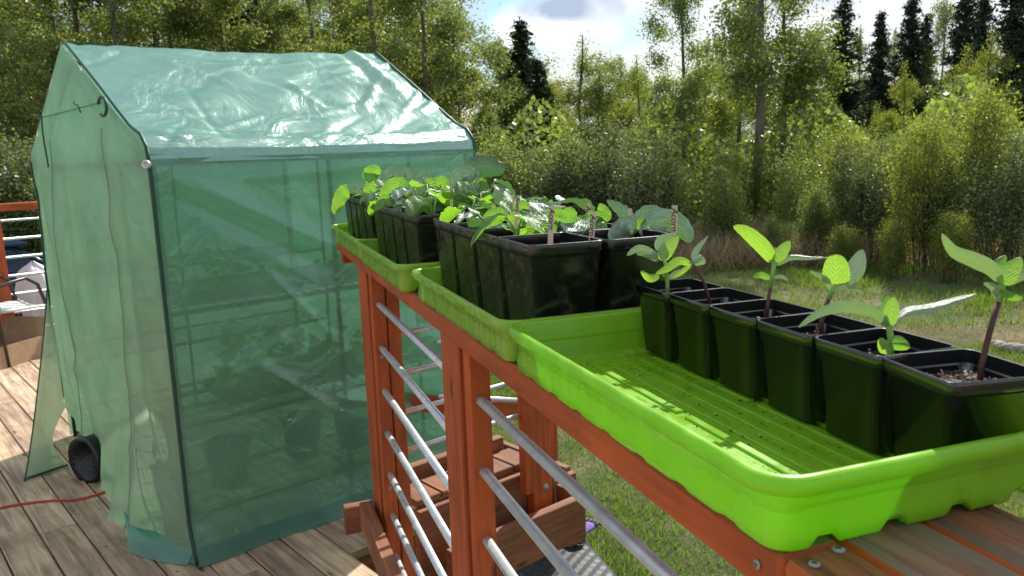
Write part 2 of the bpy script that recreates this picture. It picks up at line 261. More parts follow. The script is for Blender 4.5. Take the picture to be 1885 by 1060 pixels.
def mat_ground():
    m, t, o = mat('lawn_soil'); p = pbsdf(t, Roughness=.95); t.links.new(p.outputs[0], o.inputs[0]); cd = t.nodes.new('ShaderNodeTexCoord')
    n = t.nodes.new('ShaderNodeTexNoise'); n.inputs['Scale'].default_value = .55; n.inputs['Detail'].default_value = 9; n.inputs['Roughness'].default_value = .7; t.links.new(cd.outputs['Object'], n.inputs[0])
    r = ramp(t, n.outputs[0], [(.38, (.05, .10, .018)), (.50, (.12, .15, .045)), (.63, (.32, .27, .16))])
    n2_ = t.nodes.new('ShaderNodeTexNoise'); n2_.inputs['Scale'].default_value = 30; n2_.inputs['Detail'].default_value = 6; n2_.inputs['Roughness'].default_value = .75; t.links.new(cd.outputs['Object'], n2_.inputs[0])
    r2 = ramp(t, n2_.outputs[0], [(.3, (.45, .45, .42)), (.7, (1.4, 1.38, 1.3))]); c = mixc(t, 1, r.outputs[0], r2.outputs[0], 'MULTIPLY'); t.links.new(c.outputs[0], p.inputs['Base Color'])
    b = t.nodes.new('ShaderNodeBump'); b.inputs['Strength'].default_value = 1; b.inputs['Distance'].default_value = .05; t.links.new(n2_.outputs[0], b.inputs['Height']); t.links.new(b.outputs[0], p.inputs['Normal']); return m
MA['ground'] = mat_ground()
def mat_mat():
    m, t, o = mat('diamond_grey_vinyl'); p = pbsdf(t, Roughness=.5); p.inputs['Specular IOR Level'].default_value = .25; p.inputs['Base Color'].default_value = (.045, .052, .06, 1); t.links.new(p.outputs[0], o.inputs[0])
    uv = t.nodes.new('ShaderNodeUVMap'); mp = t.nodes.new('ShaderNodeMapping'); mp.inputs['Rotation'].default_value = (0, 0, R(45)); mp.inputs['Scale'].default_value = (20, 20, 20); t.links.new(uv.outputs[0], mp.inputs[0])
    v = t.nodes.new('ShaderNodeTexVoronoi'); v.inputs['Randomness'].default_value = 0; v.inputs['Scale'].default_value = 1; v.distance = 'MANHATTAN' if hasattr(v, 'distance') else v.distance; t.links.new(mp.outputs[0], v.inputs[0])
    r = ramp(t, v.outputs['Distance'], [(.1, (.05, .056, .062)), (.5, (.032, .037, .042))]); t.links.new(r.outputs[0], p.inputs['Base Color'])
    b = t.nodes.new('ShaderNodeBump'); b.inputs['Strength'].default_value = .8; b.inputs['Distance'].default_value = .006; b.invert = True; t.links.new(v.outputs['Distance'], b.inputs['Height']); t.links.new(b.outputs[0], p.inputs['Normal']); return m
MA['mat'] = mat_mat()
# ------------------------------------------------------------ mesh helpers
class MB:
    def __init__(s): s.v = []; s.f = []; s.uv = []; s.m = []; s.sm = []
    def add(s, vs, fs, uvs=None, mi=0, smooth=False):
        o = len(s.v); s.v.extend([tuple(map(float, p)) for p in vs])
        for k, f in enumerate(fs):
            s.f.append([i + o for i in f]); s.m.append(mi); s.sm.append(smooth)
            s.uv.append(uvs[k] if uvs else [(0, 0)] * len(f))
    def box(s, c, ax, ay, az, hx, hy, hz, bev=.003, mi=0, topmi=None):
        """beam: grain along ax"""
        c = np.array(c, float); ax, ay, az = [np.array(a, float) / np.linalg.norm(a) for a in (ax, ay, az)]
        b = min(bev, hx * .4, hy * .4, hz * .4)
        P = lambda x, y, z: c + ax * x + ay * y + az * z
        vs, idx = [], {}
        for sx in (-1, 1):
            for sy in (-1, 1):
                for sz in (-1, 1):
                    for k, (x, y, z) in enumerate(((hx, hy - b, hz - b), (hx - b, hy, hz - b), (hx - b, hy - b, hz))):
                        idx[(sx, sy, sz, k)] = len(vs); vs.append(P(sx * x, sy * y, sz * z))
        fs, fm = [], []
        for k, a1, a2 in ((0, 1, 2), (1, 0, 2), (2, 0, 1)):
            for sg in (-1, 1):
                q = []
                for s1, s2 in ((-1, -1), (1, -1), (1, 1), (-1, 1)):
                    key = [0, 0, 0]; key[k] = sg; key[a1] = s1; key[a2] = s2; q.append(idx[(*key, k)])
                fs.append(q if (sg > 0) == (k != 1) else q[::-1]); fm.append((k, sg))
        for k1, k2, k3 in ((0, 1, 2), (0, 2, 1), (1, 2, 0)):
            for s1 in (-1, 1):
                for s2 in (-1, 1):
                    q = []
                    for kk, s3 in ((k1, -1), (k1, 1), (k2, 1), (k2, -1)):
                        key = [0, 0, 0]; key[k1] = s1; key[k2] = s2; key[k3] = s3; q.append(idx[(*key, kk)])
                    fs.append(q); fm.append((9, 0))
        for sx in (-1, 1):
            for sy in (-1, 1):
                for sz in (-1, 1): fs.append([idx[(sx, sy, sz, k)] for k in range(3)]); fm.append((9, 0))
        loc = [(float((p - c) @ ax), float((p - c) @ ay), float((p - c) @ az)) for p in vs]
        off = (rnd.random() * 9, rnd.random() * 9)
        for f, (k, sg) in zip(fs, fm):
            uv = [((loc[i][0] if k != 0 else loc[i][1]) + off[0], (loc[i][1] if k == 2 else loc[i][2] if k in (1, 9) else loc[i][2]) + off[1] + (3 if k == 1 else 0)) for i in f]
            s.f.append([i + len(s.v) for i in f]); s.uv.append(uv); s.m.append(topmi if (topmi is not None and k == 2 and sg > 0) else mi); s.sm.append(False)
        s.v.extend([tuple(map(float, p)) for p in vs])
    def tube(s, pts, rad, n=10, mi=0, caps=True, smooth=True):
        pts = [np.array(p, float) for p in pts]; K = len(pts); rad = [rad] * K if not hasattr(rad, '__len__') else rad
        vs = []; prev = None; L = 0; Ls = []
        for i, p in enumerate(pts):
            d = pts[min(i + 1, K - 1)] - pts[max(i - 1, 0)]; d = d / (np.linalg.norm(d) + 1e-9)
            if prev is None: r = np.cross(d, (0, 0, 1) if abs(d[2]) < .9 else (1, 0, 0))
            else: r = prev - d * (prev @ d)
            r = r / (np.linalg.norm(r) + 1e-9); prev = r; q = np.cross(d, r)
            if i: L += np.linalg.norm(p - pts[i - 1])
            Ls.append(L)
            for k in range(n):
                a = 2 * math.pi * k / n; vs.append(p + (r * math.cos(a) + q * math.sin(a)) * rad[i])
        fs, uv = [], []
        for i in range(K - 1):
            for k in range(n):
                fs.append([i * n + k, i * n + (k + 1) % n, (i + 1) * n + (k + 1) % n, (i + 1) * n + k])
                uv.append([(Ls[i], k / n), (Ls[i], (k + 1) / n), (Ls[i + 1], (k + 1) / n), (Ls[i + 1], k / n)])
        if caps: fs += [list(range(n))[::-1], [(K - 1) * n + k for k in range(n)]]; uv += [[(0, 0)] * n] * 2
        s.add(vs, fs, uv, mi, smooth)
    def grid(s, fn, nu, nv, mi=0, smooth=True, uvf=None):
        vs = [fn(i / nu, j / nv) for i in range(nu + 1) for j in range(nv + 1)]
        fs, uv = [], []
        for i in range(nu):
            for j in range(nv):
                q = [(i, j), (i + 1, j), (i + 1, j + 1), (i, j + 1)]; fs.append([a * (nv + 1) + b for a, b in q])
                uv.append([uvf(a / nu, b / nv) if uvf else (a / nu, b / nv) for a, b in q])
        s.add(vs, fs, uv, mi, smooth)
    def rings(s, rings, mi=0, cap0=False, cap1=False, smooth=True, uvs=1.0):
        n = len(rings[0]); vs = [p for r in rings for p in r]; fs = []
        for i in range(len(rings) - 1):
            for k in range(n): fs.append([i * n + k, i * n + (k + 1) % n, (i + 1) * n + (k + 1) % n, (i + 1) * n + k])
        if cap0: fs.append(list(range(n))[::-1])
        if cap1: fs.append([(len(rings) - 1) * n + k for k in range(n)])
        s.add(vs, fs, None, mi, smooth)
    def lathe(s, c, ax, prof, n=24, mi=0, smooth=True):
        ax = np.array(ax, float) / np.linalg.norm(ax); r = np.cross(ax, (0, 0, 1) if abs(ax[2]) < .9 else (1, 0, 0)); r /= np.linalg.norm(r); q = np.cross(ax, r)
        s.rings([[np.array(c) + ax * h + (r * math.cos(2 * math.pi * k / n) + q * math.sin(2 * math.pi * k / n)) * rr for k in range(n)] for h, rr in prof], mi, True, True, smooth)
    def build(s, name, mats, parent=None, origin=None):
        me = bpy.data.meshes.new(name); V = np.array(s.v, dtype=float)
        if origin is None: origin = parent_loc(parent) if parent is not None else V.mean(0)
        V = V - np.array(origin)
        me.from_pydata(V.tolist(), [], s.f)
        uvl = me.uv_layers.new(name='UVMap'); uvl.data.foreach_set('uv', [c for f in s.uv for p in f for c in p])
        mats = mats if isinstance(mats, (list, tuple)) else [mats]
        for m_ in mats: me.materials.append(MA[m_])
        me.polygons.foreach_set('material_index', s.m); me.polygons.foreach_set('use_smooth', s.sm); me.update()
        o = bpy.data.objects.new(name, me); col.objects.link(o)
        if parent is not None: o.parent = parent
        else: o.location = tuple(origin)
        return o
def parent_loc(p):
    v = np.zeros(3)
    while p is not None: v = v + np.array(p.location); p = p.parent
    return v
def tag(o, label=None, cat=None, group=None, kind=None):
    for k, v in (('label', label), ('category', cat), ('group', group), ('kind', kind)):
        if v: o[k] = v
    return o
def thing(name, loc, label, cat, group=None):
    o = bpy.data.objects.new(name, None); o.empty_display_size = .05; col.objects.link(o); o.location = tuple(map(float, loc)); return tag(o, label, cat, group)
def copy_tree(o, parent=None):
    c = o.copy(); col.objects.link(c)
    if parent is not None: c.parent = parent
    for ch in [x for x in bpy.data.objects if x.parent == o]: copy_tree(ch, c)
    return c
def quads_mesh(name, P, U, V, m):
    """many small leaf quads: centres P, half vectors U, V"""
    n = len(P); v = np.empty((n, 4, 3)); v[:, 0] = P - U; v[:, 1] = P - V * .9; v[:, 2] = P + U; v[:, 3] = P + V
    me = bpy.data.meshes.new(name); me.vertices.add(n * 4); me.vertices.foreach_set('co', v.ravel())
    me.loops.add(n * 4); me.loops.foreach_set('vertex_index', np.arange(n * 4, dtype=np.int32))
    me.polygons.add(n); me.polygons.foreach_set('loop_start', np.arange(0, n * 4, 4, dtype=np.int32))
    me.materials.append(MA[m]); me.update(calc_edges=True); me.validate(); return me
# ============================================================ SETTING
GZ = -0.8
g = MB(); ext = 260; 
def gfn(a, b):
    x, y = (a * 2 - 1) * ext, (b * 2 - 1) * ext
    x, y = math.copysign(abs(a * 2 - 1) ** 2.2, a - .5) * ext, math.copysign(abs(b * 2 - 1) ** 2.2, b - .5) * ext + 8
    h = .05 * math.sin(x * .9 + 1) * math.cos(y * .7) + .03 * math.sin(x * 2.3 + y * 1.7)
    return (x, y, GZ + h)
g.grid(gfn, 90, 90); o = g.build('ground', 'ground', origin=(0, 0, 0)); tag(o, kind='structure')
def gz(x, y): return GZ + .05 * math.sin(x * .9 + 1) * math.cos(y * .7) + .03 * math.sin(x * 2.3 + y * 1.7)
# grass blades
def blades(name, n, xr, yr, h, w, m, dens=None, lean=.5):
    x = rng.uniform(*xr, n); y = rng.uniform(*yr, n)
    if dens is not None:
        k = rng.random(n) < dens(x, y); x, y = x[k], y[k]
    n = len(x); z = GZ + .05 * np.sin(x * .9 + 1) * np.cos(y * .7) + .03 * np.sin(x * 2.3 + y * 1.7)
    a = rng.uniform(0, 6.283, n); hh = h * rng.uniform(.4, 1.2, n)
    base = np.stack([x, y, z], 1); wv = np.stack([np.cos(a), np.sin(a), np.zeros(n)], 1) * (w / 2)[..., None] if hasattr(w, 'shape') else np.stack([np.cos(a), np.sin(a), np.zeros(n)], 1) * w / 2
    b = rng.uniform(0, 6.283, n); ln = rng.uniform(0, lean, n) * hh
    top = base + np.stack([np.cos(b) * ln, np.sin(b) * ln, hh], 1)
    v = np.empty((n, 3, 3)); v[:, 0] = base - wv; v[:, 1] = base + wv; v[:, 2] = top
    me = bpy.data.meshes.new(name); me.vertices.add(n * 3); me.vertices.foreach_set('co', v.ravel()); me.loops.add(n * 3); me.loops.foreach_set('vertex_index', np.arange(n * 3, dtype=np.int32))
    me.polygons.add(n); me.polygons.foreach_set('loop_start', np.arange(0, n * 3, 3, dtype=np.int32)); me.materials.append(MA[m]); me.update(calc_edges=True)
    o = bpy.data.objects.new(name, me); col.objects.link(o); return o
def patch(x, y): return .5 + .5 * np.sin(x * 1.3 + 1.1 * np.sin(y * .8)) * np.cos(y * 1.1 + .9 * np.sin(x * 1.7 + 2))
near = lambda x, y: (x > -.2 + (y - 4) * -.05) & (np.abs(x - .2) < 1.2 + y * .72)
o = blades('grass', 260000, (-.3, 6.5), (3.2, 11), .065, .0075, 'grass', lambda x, y: near(x, y) * (.25 + .75 * patch(x, y)) * (y < 8 + 3 * patch(x, y)), .9)
tag(o, 'short green lawn grass beside the deck', 'grass', kind='stuff')
o = blades('dead_grass', 120000, (-.3, 10), (4, 15), .045, .008, 'straw', lambda x, y: near(x, y) * (1.05 - patch(x, y)) * (.25 + .75 * (y > 6)), 1.6)
tag(o, 'dry straw coloured grass lying on the lawn', 'dead grass', kind='stuff')
o = blades('grass', 60000, (1, 12), (9.5, 16), .12, .016, 'grass', lambda x, y: .3 + .7 * (patch(x * .7, y) > .55), .6)
tag(o, 'greener grass strip in front of the brush', 'grass', kind='stuff')
o = blades('dry_brush', 80000, (-8, 16), (14.2, 19.5), .62, .020, 'brush', lambda x, y: (.35 + .65 * patch(x, y)), 1.3)
tag(o, 'tan dry weeds and twigs along the forest edge', 'brush', kind='stuff')
# ============================================================ DECK
dk = MB(); pitch = .1427
k0 = -34
for k in range(k0, 12):
    v = .566 + k * pitch                     # board centre
    vlo = v - pitch / 2
    umax = 7.75
    umin = -1.5
    lim = (.932 * v - .33) / .3616           # cut where the cap rail crosses
    if lim > umin: umin = min(lim, 2.14 if v < 1.30 else 2.62)
    if v > 2.62: continue
    a = umin
    cuts = [a]; x = rnd.uniform(1.2, 3.0) + 1.0
    while x < umax - .8:
        if x > a + .5: cuts.append(x)
        x += rnd.uniform(2.6, 3.9)
    cuts.append(umax)
    for a0, a1 in zip(cuts[:-1], cuts[1:]):
        if v > 0 and a1 < 2.3 and False: continue
        dz = rnd.uniform(-.0015, .0015)
        dk.box(DB((a0 + a1) / 2, v, -.019 + dz), Dv, Bv, Z, (a1 - a0) / 2 - .002, pitch / 2 - .0035, .019, .003)
dscrew = []
for u in (2.95, 3.36, 3.77, 4.18, 4.59, 5.0, 5.41, 5.82, 6.23, 6.64, 7.05, 7.46):
    for k in range(-16, 10):
        for o_ in (-.038, .038): dk.lathe(DB(u + rnd.uniform(-.006, .006), .566 + k * pitch + o_ + rnd.uniform(-.004, .004), -.0005), Z, [(0, .0045), (.001, .0042), (.0012, .0005)], 7, mi=1)
dt = thing('wooden_deck', DB(3, 0, 0), 'weathered grey-brown deck of long boards under the greenhouse', 'deck')
dk.build('boards', ['deck', 'black'], dt)
j = MB(); j.box(DB(3.2, -1.3, -.13), Bv, Dv, Z, 4.1, 2.0, .08, mi=0)
for (u, v0, v1) in ((7.74, -5, 2.6), ): j.box(DB(u, (v0 + v1) / 2, -.17), Bv, Dv, Z, (v1 - v0) / 2, .019, .13)
j2 = MB()
for u in (2.66, 4.0, 5.4, 6.8): j2.box(DB(u, -1.1, -.15), Bv, Dv, Z, 3.7, .019, .1)
j2.box(DB(5.2, 2.60, -.15), Dv, Bv, Z, 2.5, .019, .11)
j2.build('joists', 'fresh', dt)
# ============================================================ MAIN RAILING
CT = 1.215                                   # top of the cap rail
rl = thing('main_railing', A(1.3, .38, 0), 'red-stained railing with wide cap and metal pipes carrying the lime trays', 'railing')
def capbox(u0, u1, v0, v1, name='cap_board', rot=0, dz=0):
    b = MB(); c = A((u0 + u1) / 2, (v0 + v1) / 2, CT - .019 + dz); a2 = Av * math.cos(rot) + Ap * math.sin(rot); p2 = np.cross(a2, Z)
    b.box(c, a2, p2, Z, (u1 - u0) / 2, (v1 - v0) / 2, .019, .004, 0, 1); return b.build(name, ['stain', 'captop'], rl)
capbox(.4305, 2.86, .338, .3924); capbox(-.55, .4295, .3385, .3924); capbox(-.55, 2.86, .3931, .4685, dz=.0006); capbox(-.55, 2.86, .4692, .543, dz=-.0004)
b = MB(); b.box(A(2.80, .47, CT - .058), Ap, Av, Z, .125, .02, .0195); b.build('cross_block', 'stain', rl)
def post(parts, z0=-.12, z1=CT - .038):
    for (u0, u1, v0, v1) in parts:
        b = MB(); b.box(A((u0 + u1) / 2, (v0 + v1) / 2, (z0 + z1) / 2), Z, Av, Ap, (z1 - z0) / 2, (u1 - u0) / 2, (v1 - v0) / 2, .003); b.build('post', 'stain', rl)
post([(2.285, 2.43, .345, .383), (2.243, 2.281, .352, .390), (2.25, 2.34, .387 + .007, .432)])
post([(1.305, 1.425, .346, .384), (1.265, 1.301, .353, .391)])
post([(.0, .09, .35, .388), (-.04, -.004, .355, .393)])
for k in range(9):
    z = 1.083 - .1275 * k
    if z < .02: break
    b = MB(); b.tube([A(-.3, .372, z), A(1.33, .372, z)], .0088, 12); b.build('pipe', 'pipe', rl)
    b = MB(); b.tube([A(1.345, .372, z), A(2.31, .372, z)], .0088, 12); b.build('pipe', 'pipe', rl)
def screw(P, nrm, r, parent, name='screw'):
    b = MB(); nrm = np.array(nrm, float); b.lathe(np.array(P), nrm, [(0, r), (r * .3, r * .95), (r * .45, r * .6), (r * .47, .0001)], 14)
    x = np.cross(nrm, Av); x = x if np.linalg.norm(x) > .1 else Ap
    for a_, b_ in ((x, np.cross(nrm, x)), (np.cross(nrm, x), x)): b.box(np.array(P) + nrm * r * .48, a_, b_, nrm, r * .5, r * .12, r * .03, .0001, 1)
    return b.build(name, ['bolt', 'black'], parent)
screw(A(.425 - .012, .352, CT + .0005), Z, .0042, rl)
screw(gnd(1543, 1013, CT) , Z, .0048, rl)
screw(A(.455, .3375, CT - .017), -Ap, .0038, rl)
for zz in (.93, .53): screw(A(2.242, .371, zz), -Av, .005, rl); screw(A(1.264, .372, zz - .1), -Av, .004, rl)
# cross railing between the corner post and the bolted post
cr_ = thing('cross_railing', DB(2.05, 1.55, 0), 'short red railing section behind the corner post with bolted end post', 'railing')
for k in range(5):
    z = 1.083 - .1245 * k + .004
    b = MB(); b.tube([DB(2.05, 1.275, z), DB(2.05, 1.775, z)], .0082, 12); b.build('pipe', 'pipe', cr_)
b = MB(); b.box(DB(2.05, 1.56, CT - .06), Bv, Dv, Z, .29, .045, .018); b.build('top_rail', 'stain', cr_)
b = MB(); b.box(DB(2.04, 1.762, .74), Z, Bv, Dv, .44, .019, .019, .003); b.build('post_strip', 'stain', cr_)
b = MB(); b.box(DB(2.075, 1.852, .65), Z, Bv, Dv, .50, .046, .019, .003); ep = b.build('end_post', 'stain', cr_)
for z in (.285, .178):
    b = MB(); b.lathe(DB(2.055, 1.862, z), -Dv, [(0, .014), (.003, .0138), (.003, .0085), (.009, .008), (.0095, .0001)], 16); bo = b.build('bolt', 'bolt', cr_)
# stepped wooden box beyond the cross railing
sb = thing('wooden_step', DB(2.3, 1.6, 0), 'reddish wooden step box with lit board tops behind the pipes', 'step')
b = MB(); b.box(DB(2.115, 1.645, .20), Bv, Dv, Z, .305, .019, .145); b.build('riser_board', 'fresh', sb)
b = MB()
for k in range(5): b.box(DB(2.20, 1.40 + k * .107, .36), Dv, Bv, Z, .075, .0505, .0125, .003)
b.build('tread', 'fresh', sb)
b = MB(); b.box(DB(2.30, 1.60, .375), Bv, Dv, Z, .26, .019, .045); b.build('back_board', 'fresh', sb)
b = MB(); b.box(DB(1.99, 1.68, .155), Bv, Dv, Z, .305, .019, .082); b.build('lower_beam', 'fresh', sb)
b = MB(); b.box(DB(2.06, 1.985, .14), Z, Bv, Dv, .115, .035, .035); b.build('corner_stub', 'fresh', sb)
b = MB(); b.box(DB(2.25, 1.905, .17), Dv, Bv, Z, .10, .015, .16); b.build('side_board', 'fresh', sb)
b = MB(); b.box(A(1.40, .312, .40), Av, Ap, Z, .98, .019, .044); b.build('lower_rail', 'fresh', rl)
b = MB(); b.box(A(2.402, .292, .385), Ap, Av, Z, .045, .019, .044); b.build('cross_block', 'fresh', rl)
# stair rail seen beyond
st = thing('stair_railing', (.1, 3.85, -.8), 'small sloping stair handrail seen between red posts over the lawn', 'railing')
b = MB(); b.box((.14, 3.86, .2), Z, Bv, Dv, .99, .045, .045); b.build('post', 'stain', st)
b = MB(); b.box((.14, 3.86, CT - .005), Bv, Dv, Z, .10, .09, .019, .004, 0, 1); b.build('post_cap', ['stain', 'captop'], st)
for a, c, r_, mm in (((-.35, 3.55, .66), (.14, 3.82, .50), .011, 'pipe'), ((-.35, 3.5, .42), (.14, 3.82, .27), .012, 'pipe')):
    b = MB(); b.tube([a, c], r_, 10); b.build('pipe', mm, st)
b = MB(); a, c = np.array((-.5, 3.5, .40)), np.array((.13, 3.8, .22)); b.box((a + c) / 2, c - a, (0, 0, 1), np.cross(c - a, (0, 0, 1)), np.linalg.norm(c - a) / 2, .04, .019); b.build('handrail', 'stain', st)
# far railing behind the greenhouse
fr = thing('far_railing', DB(7.8, -2, 0), 'red railing with metal pipes at the far left edge of the deck', 'railing')
b = MB(); b.box(DB(7.83, -1.6, CT - .03), Bv, Dv, Z, 4.2, .07, .03, .004); b.build('cap_board', 'stain', fr)
for v in (-2.4, -.63, 1.05, 2.5):
    b = MB(); b.box(DB(7.85, v, .5), Z, Bv, Dv, .66, .045, .04); b.build('post', 'stain', fr)
for k in range(7):
    b = MB(); b.tube([DB(7.83, -5.7, 1.075 - .155 * k), DB(7.83, 2.5, 1.075 - .155 * k)], .012, 8); b.build('pipe', 'pipe', fr)
# ============================================================ GREENHOUSE
TW, TLn = 1.97, 1.43
gh = thing('greenhouse_tent', T(TW / 2, TLn / 2, 0), 'green mesh plastic walk-in greenhouse tent with ridge roof on the deck', 'greenhouse')
def wob(a, b, s=1.0, ph=0): return s * (math.sin(a * 7 + b * 3 + ph) * .4 + math.sin(a * 17 - b * 11 + ph * 2) * .22 + math.sin(a * 3 - b * 19 + ph * 3) * .2 + math.sin(a * 31 + b * 27 + ph) * .1)
prof = [(-.012, 1.50), (.0, 1.555), (.05, 1.60), (.15, 1.628), (.30, 1.70), (.5, 1.80), (.7, 1.895), (.86, 1.97), (.985, 2.03), (1.10, 1.975), (1.28, 1.89), (1.5, 1.79), (1.7, 1.695), (1.85, 1.62), (1.95, 1.58), (1.985, 1.50)]
def pf(t):
    x = t * (len(prof) - 1); i = min(int(x), len(prof) - 2); f = x - i; return prof[i][0] * (1 - f) + prof[i + 1][0] * f, prof[i][1] * (1 - f) + prof[i + 1][1] * f
plen = [0]
for a, c in zip(prof[:-1], prof[1:]): plen.append(plen[-1] + math.hypot(c[0] - a[0], c[1] - a[1]))
def crease(x, y, x0, y0, ang, ln, wd, h):
    c, s_ = math.cos(ang), math.sin(ang); dx, dy = x - x0, y - y0; p, q = dx * c + dy * s_, -dx * s_ + dy * c
    if abs(p) > ln: return 0
    return h * (1 - (p / ln) ** 2) * math.exp(-(q / wd) ** 2)
cre = [(rnd.uniform(0, 1.43), rnd.uniform(.1, 1.15), rnd.uniform(-1.2, 1.2) if rnd.random() < .75 else rnd.uniform(0, 3.1), rnd.uniform(.08, .4), rnd.uniform(.008, .026), rnd.uniform(-.011, .013)) for _ in range(70)]
def roof(a, b):
    t = a; w = b * TLn; s, z = pf(t)
    i = t * (len(prof) - 1); i0 = min(int(i), len(prof) - 2); l = plen[i0] + (plen[i0 + 1] - plen[i0]) * (i - i0)
    e = min(1, min(t, 1 - t) * 7)
    sag = -.022 * math.sin(math.pi * b) * math.sin(math.pi * min(1, t * 2 if t < .5 else 2 - t * 2)) - .012 * math.sin(math.pi * b) * (1 - abs(t * 2 - 1))
    d = sum(crease(w, l if t < .5 else l - 1.1, *c) for c in cre) + wob(w * 1.3, l * 1.2, .009)
    d += .022 * math.exp(-((w - 1.30 - .25 * (1.08 - l) * .2) / .03) ** 2) * math.exp(-((l - .95) / .3) ** 2) - .010 * math.exp(-((w - 1.24) / .025) ** 2) * math.exp(-((l - .9) / .3) ** 2)
    rf = 1 - abs(s - .985) / .985; return T(s, w + .11 * max(0, rf) * b, z + sag + d * e + .03 * max(0, rf) * b * b)
b = MB(); nu = 150
b.grid(roof, nu, 110, uvf=lambda a, bb: (a * 2.3, bb * TLn)); b.build('roof_cover', 'filmroof', gh)
def sidex(z): return -.012 - .05 * max(0, (.16 - z) / .16) ** 1.2
def side(a, bb):                            # a along w, bb up
    w = a * TLn; z = bb * 1.515
    out_ = -.012 - .05 * max(0, (.16 - z) / .16) ** 1.2 - .015 * math.sin(math.pi * a * 3) * math.sin(math.pi * bb) - .008 * math.sin(a * 24) * (1 - bb)
    d = wob(w * 1.1, z * 1.4, .006, 2) + crease(w, z, .36, 1.30, -.48, .50, .03, .035) - crease(w, z, .36, 1.22, -.52, .45, .03, .02) + crease(w, z, .5, .93, -.85, .28, .014, .02) + crease(w, z, .45, .6, -.7, .3, .014, .018) + crease(w, z, .9, .4, -.4, .3, .014, .018) + crease(w, z, .25, .75, .25, .25, .02, .014) + crease(w, z, .7, 1.45, .05, .6, .02, .012) + crease(w, z, 1.0, .75, -.5, .3, .015, .016) + crease(w, z, .9, 1.2, .3, .25, .02, .012)
    return T(out_ - d * min(1, 9 * a), w + .02 * (1 - bb) * a, max(z, .004))
b = MB(); b.grid(side, 90, 90, uvf=lambda a, bb: (a * TLn, bb * 1.515)); b.build('side_panel', 'film', gh)
b = MB(); b.grid(lambda a, bb: side(a, bb * .045) - Dv * .006 + Z * .001, 60, 4, uvf=lambda a, bb: (a, bb * .1)); b.build('hem', 'hem', gh)
b = MB(); b.grid(lambda a, bb: T(TW + .01 + .01 * wob(a, bb), a * TLn, max(.004, bb * 1.515)), 20, 20, uvf=lambda a, bb: (a * TLn, bb * 1.515)); b.build('side_panel', 'film', gh)
def topz(s):
    for (s0, z0), (s1, z1) in zip(prof[:-1], prof[1:]):
        if s0 <= s <= s1: return z0 + (z1 - z0) * (s - s0) / (s1 - s0 + 1e-9)
    return 1.5
def panel(w0, sgn):
    def f(a, bb):
        s = a * TW; top = topz(s) - .004
        return T(s, w0 + sgn * .006 * (1 + wob(s, bb)) + .11 * max(0, 1 - abs(s - .985) / .985) * max(0, (bb * top - 1.5) / .53), bb * top)
    return f
b = MB(); b.grid(panel(TLn, 1), 30, 30, uvf=lambda a, bb: (a * TW, bb * 1.9)); b.build('rear_panel', 'film', gh)
def zlow(s):                                 # lower edge of the front door panel
    if s < .93: return .006
    if s < 1.02: return .006 + (s - .93) / .09 * .125
    if s < 1.5: return .131 + .01 * math.sin(s * 9)
    return min(.40, .135 + (s - 1.5) * .22)
def front(a, bb):
    s = a * TW; zl = zlow(s); top = topz(s) - .004; z = zl + (top - zl) * bb
    bulge = .05 * math.sin(math.pi * min(1, bb * 1.1)) * math.sin(math.pi * a)
    low = max(0, 1 - z / .55)
    flare = (.12 * math.exp(-((s - .55) / .4) ** 2) + .05 * math.exp(-((s - .1) / .12) ** 2)) * low ** 1.5
    if s > .95: flare += .02 * low
    folds = .014 * math.sin(s * 21 + 2 * z) * low + .010 * math.sin(s * 9 - z * 5) + wob(s * 1.2, z * 1.3, .007, 4)
    folds += crease(s, z, .5, 1.2, 1.9, .4, .03, .015) + crease(s, z, .9, .75, .6, .5, .04, .02) + crease(s, z, .8, .45, .3, .5, .035, .02) + crease(s, z, 1.3, .6, -.5, .5, .04, .018)
    pull = .08 * (1 - bb) * a                 # left edge pulls inwards lower down
    k = min(1, 9 * a); sc_ = sidex(z) * (1 - k)
    return T(s - pull * .6 + sc_, -.012 * k - bulge * .45 - flare * min(1, 5 * a) - folds * min(1, 8 * a) * min(1, 8 * (1 - bb) + .1), z)
b = MB(); b.grid(front, 130, 110, uvf=lambda a, bb: (a * TW, bb * 1.9)); b.build('front_panel', 'filmfront', gh)
# loose corner flap at the left, hem flap at the near corner
c1, c2, c3, c4 = T(1.93, -.02, .50), T(1.90, -.03, .17), gnd(45, 885, .004), gnd(125, 858, .01)
def flap(a, bb):
    q_ = .66 * a; p1_ = T(1.925, -.025, .86); p2_ = T(1.84, -.03, .20); top = p1_ * (1 - a) ** 2 + T(1.97, -.05, .34) * 2 * a * (1 - a) + c3 * a * a; bot = p2_ * (1 - a) ** 2 + T(1.80, -.10, .03) * 2 * a * (1 - a) + c4 * a * a
    p = top * (1 - bb) + bot * bb; return p + Bv * (-.04 * math.sin(math.pi * a)) + Z * (-.05 * math.sin(math.pi * a) * (1 - bb)) + Dv * .01 * math.sin(bb * 9)
b = MB(); b.grid(flap, 24, 14, uvf=lambda a, bb: (a * .6, bb * .4)); b.build('corner_flap', 'filmfront', gh)
b = MB(); b.tube([c3 * (1 - t) + c4 * t + Z * .008 for t in np.linspace(0, 1, 8)], .006, 6); b.tube([flap(a, 0) for a in np.linspace(0, 1, 16)], .0035, 6); b.build('flap_edge', 'piping', gh)
f0, f1, f2 = gnd(243, 1020, .006), gnd(332, 1047, .006), front(0.03, 0.02)
def flap2(a, bb):
    top = np.array(front(.28 * (1 - a) + .01 * a, .03)); bot = gnd(240, 1018, .005) * (1 - a) + gnd(345, 1040, .005) * a
    return top * (1 - bb) + bot * bb + Z * (.02 * math.sin(bb * 3.1) * (1 - a)) + Dv * (-.03 * math.sin(math.pi * a) * bb)
